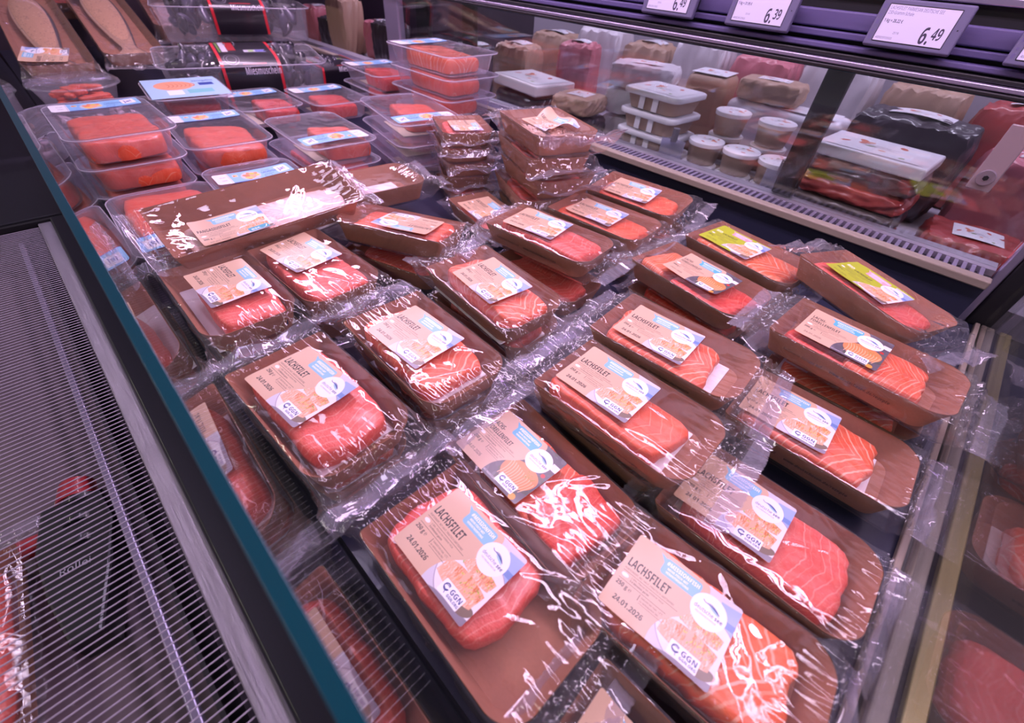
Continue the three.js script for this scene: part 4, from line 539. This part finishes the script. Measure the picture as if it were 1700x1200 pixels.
function roundTub(x, y, z, label) { const t = thing('round_tub', label, 'tub', 'round lidded tubs behind the rear glass'); const v = (a) => a.map((q) => new THREE.Vector2(q[0], q[1])); mesh('tub', new THREE.LatheGeometry(v([[0, 0.001], [0.034, 0.001], [0.04, 0.045]]), 32), saladMat, t); mesh('lid', new THREE.LatheGeometry(v([[0.042, 0.042], [0.043, 0.05], [0.041, 0.052], [0, 0.052]]), 32), M.whitePlastic, t); const g = new THREE.CircleGeometry(0.037, 28); g.rotateX(-Math.PI / 2); g.translate(0, 0.0525, 0); mesh('lid_print', g, tubTop, t); put(t, x, y, z, 30 * x * 10); }
[[-0.475, 0.0305, -1.165], [-0.385, 0.0305, -1.165], [-0.295, 0.0305, -1.165], [-0.475, 0.084, -1.17], [-0.385, 0.084, -1.17], [-0.298, 0.084, -1.17], [-0.47, 0.1375, -1.262], [-0.36, 0.1375, -1.262], [-0.47, 0.084, -1.262], [-0.36, 0.084, -1.262], [-0.47, 0.0305, -1.262], [-0.36, 0.0305, -1.262]].forEach((q, i) => roundTub(...q, ['front left round tub of the bottom layer', 'front middle round tub of the bottom layer', 'front right round tub of the bottom layer', 'front left round tub of the second layer', 'front middle round tub of the second layer', 'front right round tub of the second layer', 'left round tub on the highest layer', 'right round tub on the highest layer', 'left round tub under the highest layer', 'right round tub under the highest layer', 'hidden left round tub at the bottom rear', 'hidden right round tub at the bottom rear'][i] + ' behind the rear glass'));
function softGeo(w, h, d, seed) {   // a filled paper or film bag: pillowed box with dents and folds
  const g = new THREE.BoxGeometry(w, h, d, 22, 10, 18), p = g.attributes.position;
  for (let i = 0; i < p.count; i++) { let x = p.getX(i) / (w / 2), y = p.getY(i) / (h / 2), z = p.getZ(i) / (d / 2); const q = 5, r = Math.pow(Math.pow(Math.abs(x), q) + Math.pow(Math.abs(y), q) + Math.pow(Math.abs(z), q), 1 / q), m = Math.max(Math.abs(x), Math.abs(y), Math.abs(z)), k = lerp(1, m / r, 0.75); const n = 1 + 0.05 * noise(x * 2 + seed, z * 2 + y) + 0.03 * (1 - 2 * Math.abs(noise(x * 5 + seed, z * 5 + y * 4))); p.setXYZ(i, x * k * w / 2 * n, Math.max(-h / 2, y * k * h / 2 * n), z * k * d / 2 * n); }
  g.computeVertexNormals(); return g;
}
function boxPack(name, label, x, y, z, w, h, d, yaw, mat, capMat) { const t = thing(name, label, 'food pack', 'packs behind the rear glass'); mesh('body', capMat ? new RoundedBoxGeometry(w, h, d, 3, Math.min(h, d) * 0.2) : softGeo(w, h, d, x * 31 + z * 7), mat, t).position.y = h / 2; if (capMat) mesh('top_print', gridGeo(1, 1, (u, v) => [(u * 2 - 1) * w * 0.42, h + 0.0008, (v * 2 - 1) * d * 0.42, u, 1 - v]), capMat, t); else mesh('sleeve', gridGeo(8, 6, (u, v) => { const lx = (u - 0.5) * w * 0.5, lz = (v - 0.5) * d * 0.5; return [lx, h * 1.035 - 0.1 * h * (u - 0.5) ** 2, lz, u, 1 - v]; }), tubTop, t); put(t, x, y, z, yaw); }
const pale = P({ color: 0xd9cfd6, roughness: 0.4, clearcoat: 0.3 }), tan = P({ color: 0xb3907a, roughness: 0.5, clearcoat: 0.3 }), pink = P({ color: 0xc7707c, roughness: 0.4, clearcoat: 0.4 }), dark = P({ color: 0x3a3038, roughness: 0.35, clearcoat: 0.5 }), red = P({ color: 0xa8403e, roughness: 0.35, clearcoat: 0.6 });
boxPack('card_pack', 'flat white card pack with pink window at the left behind the rear glass', -1.10, 0.13, -1.20, 0.22, 0.03, 0.16, -8, pale, tubTop);
boxPack('dark_pack', 'dark pack under the flat white card pack', -1.10, 0.0305, -1.20, 0.22, 0.092, 0.15, -4, dark);
boxPack('tan_pack', 'tan wrapped pack right of the flat white card pack', -0.905, 0.105, -1.20, 0.13, 0.045, 0.13, 8, tan);
boxPack('dark_pack', 'dark pack under the tan wrapped pack', -0.905, 0.0305, -1.20, 0.14, 0.068, 0.13, 4, dark);
boxPack('white_pack', 'large white paper pack left of the square tub stack', -0.79, 0.175, -1.345, 0.19, 0.06, 0.13, 20, pale);
boxPack('white_pack', 'white pack under the large paper pack', -0.79, 0.105, -1.345, 0.19, 0.066, 0.13, 16, M.whitePlastic);
boxPack('white_pack', 'lowest white pack under the large paper pack', -0.79, 0.0305, -1.345, 0.19, 0.07, 0.13, 20, pale);
boxPack('pink_pack', 'small pink bag behind the flat white card pack', -1.10, 0.0305, -1.42, 0.13, 0.21, 0.1, 14, pink);
boxPack('white_box', 'long white carton behind the round tubs', -0.40, 0.0305, -1.44, 0.30, 0.16, 0.1, -2, M.whitePlastic, tubTop);
boxPack('tan_pack', 'tan bag on the long white carton behind the round tubs', -0.46, 0.192, -1.44, 0.16, 0.05, 0.1, 6, tan);
boxPack('white_tray', 'wide white lidded tray with green leaf print right of the dark post', -0.135, 0.178, -1.20, 0.2, 0.022, 0.15, -3, M.whitePlastic, tubTop);
for (let k = 0; k < 4; k++) boxPack(k % 2 ? 'dark_pack' : 'red_pack', `${k % 2 ? 'dark' : 'deep red'} wrapped pack under the wide white tray, ${['lowest', 'second', 'third', 'top'][k]} of four`, -0.135, 0.0305 + k * 0.0368, -1.20, 0.2, 0.034, 0.15, -3 + k, k % 2 ? dark : red);
boxPack('tan_pack', 'tan carton at the rear behind the square tubs', -0.63, 0.0305, -1.45, 0.12, 0.2, 0.12, 6, tan, tubTop);
boxPack('dark_pack', 'dark bag at the rear right of the dark post', -0.12, 0.0305, -1.43, 0.24, 0.20, 0.14, -4, dark);
boxPack('pink_pack', 'pink bag at the rear behind the glass bracket', 0.12, 0.0305, -1.44, 0.2, 0.17, 0.14, 3, pink);
boxPack('red_pack', 'red wrapped pack behind the glass bracket', 0.09, 0.0305, -1.2, 0.16, 0.07, 0.14, 5, red);
{ // clear sign holders on the rear deck
  for (const [k, x] of [-0.535, -0.27].entries()) { const t = thing('sign_holder', ['clear sign holder between the square and the round tubs', 'clear sign holder right of the round tubs'][k], 'sign holder', 'sign holders behind the rear glass'); mesh('panel', span(-0.03, 0.03, 0, 0.10, -0.001, 0.001), P({ color: 0xd8d6ea, transmission: 0.75, thickness: 0, roughness: 0.15 }), t); mesh('foot', span(-0.03, 0.03, 0, 0.003, -0.02, 0.02), M.whitePlastic, t); mesh('peg', new THREE.CylinderGeometry(0.008, 0.008, 0.03, 16).translate(0, 0.11, 0), M.grey, t); put(t, x, 0.0302, -1.115, 8); }
}
for (const [i, [x, w, h, m, n]] of [[-1.36, 0.2, 0.2, tan, 'tan_pack'], [-1.14, 0.18, 0.24, pale, 'white_pack'], [-0.94, 0.17, 0.22, tan, 'tan_pack'], [-0.75, 0.17, 0.25, pale, 'white_pack'], [-0.55, 0.18, 0.24, pink, 'pink_pack'], [-0.35, 0.18, 0.26, pale, 'white_pack'], [-0.15, 0.17, 0.24, tan, 'tan_pack'], [0.05, 0.18, 0.23, red, 'red_pack']].entries()) boxPack(n, `${n.split('_')[0]} bag in the rearmost row behind the rear glass, ${['first', 'second', 'third', 'fourth', 'fifth', 'sixth', 'seventh', 'eighth'][i]} from the left`, x, 0.0305, -1.61, w, h, 0.13, 3 - i, m);
mesh('rear_wall', span(-1.6, 1.4, 0.03, 0.5, -1.75, -1.72), M.paleGrey, rearBay); mesh('dark_rear_wall', span(-3.2, -1.6, 0.03, 0.5, -1.75, -1.72), M.darkPanel, rearBay);
{ const t = thing('end_panel', 'dark end panel of the case beyond the whole fish packs', 'case panel'); mesh('panel', span(-3.26, -3.21, -0.9, 0.5, -2.3, 0.45), M.darkPanel, t); mesh('trim', span(-3.21, -3.205, 0.44, 0.46, -2.3, 0.45), M.alu, t); }
for (let i = 0; i < 9; i++) { const R = rng(600 + i); boxPack(['pink_pack', 'dark_pack', 'tan_pack'][i % 3], ['pink bag', 'dark bag', 'tan pack'][i % 3] + ` far behind the left glass posts, ${['first', 'second', 'third', 'fourth', 'fifth', 'sixth', 'seventh', 'eighth', 'ninth'][i]} from the left`, -2.80 + i * 0.19, 0.0305, -1.26 - R() * 0.1, 0.15, 0.10 + R() * 0.12, 0.12, R() * 14, [pink, dark, tan][i % 3]); }

// ---------------------------------------------------------------- in the trough outside the front glass
{
  const t = thing('tripod_head', 'black camera tripod head with a red knob lying under the grille bars', 'tripod head'); const bm = P({ color: 0x17151c, roughness: 0.4, clearcoat: 0.3 }), rm = P({ color: 0xa82c36, roughness: 0.35, clearcoat: 0.4 });
  const sh = new THREE.Shape([[-0.085, -0.028], [-0.03, -0.032], [0.03, -0.022], [0.085, -0.006], [0.085, 0.014], [0.02, 0.024], [-0.04, 0.03], [-0.085, 0.02]].map((q) => new THREE.Vector2(q[0], q[1]))); const eg = new THREE.ExtrudeGeometry(sh, { depth: 0.03, bevelEnabled: true, bevelSize: 0.004, bevelThickness: 0.004, bevelSegments: 3 }); eg.rotateX(-Math.PI / 2); eg.translate(0, 0.005, 0); mesh('body', eg, bm, t);
  const k1 = mesh('knob', new THREE.CylinderGeometry(0.017, 0.02, 0.03, 28), rm, t); k1.rotation.z = Math.PI / 2; k1.position.set(-0.108, 0.021, 0.006);
  const k2 = mesh('knob', new THREE.CylinderGeometry(0.012, 0.012, 0.02, 24), rm, t); k2.rotation.x = Math.PI / 2; k2.position.set(-0.06, 0.02, 0.046);
  for (let i = 0; i < 3; i++) { const r = mesh('collar_ring', new THREE.CylinderGeometry(0.021, 0.021, 0.008, 28), bm, t); r.rotation.z = Math.PI / 2; r.position.set(-0.086 + i * 0.03, 0.022, 0); }
  const c = cv(512, 128), g = c.getContext('2d'); cond(g, 'Rollei', 60, 96, 110, 1.15, '', '#a9a6b4'); mesh('lettering', gridGeo(1, 1, (u, v) => [0.0 + v * -0.012 + 0.012, 0.0398, -0.02 + (1 - u) * 0.044 - 0.004, u, v]), S({ map: tex(c), transparent: true, roughness: 0.5, side: THREE.DoubleSide }), t);
  put(t, -0.43, -0.0838, 0.172, -8);
}
fishPack({ x: -0.40, y: -0.045, z: 0.275, yaw: -4, seed: 401, label: 'blurred red salmon pack at the lower left picture edge outside the front glass', group: rowsGroup, L: 0.2, W: 0.11, fil: { mat: 2, hx: 0.085, hz: 0.047, h: 0.04 } });

renderer.render(scene, camera);
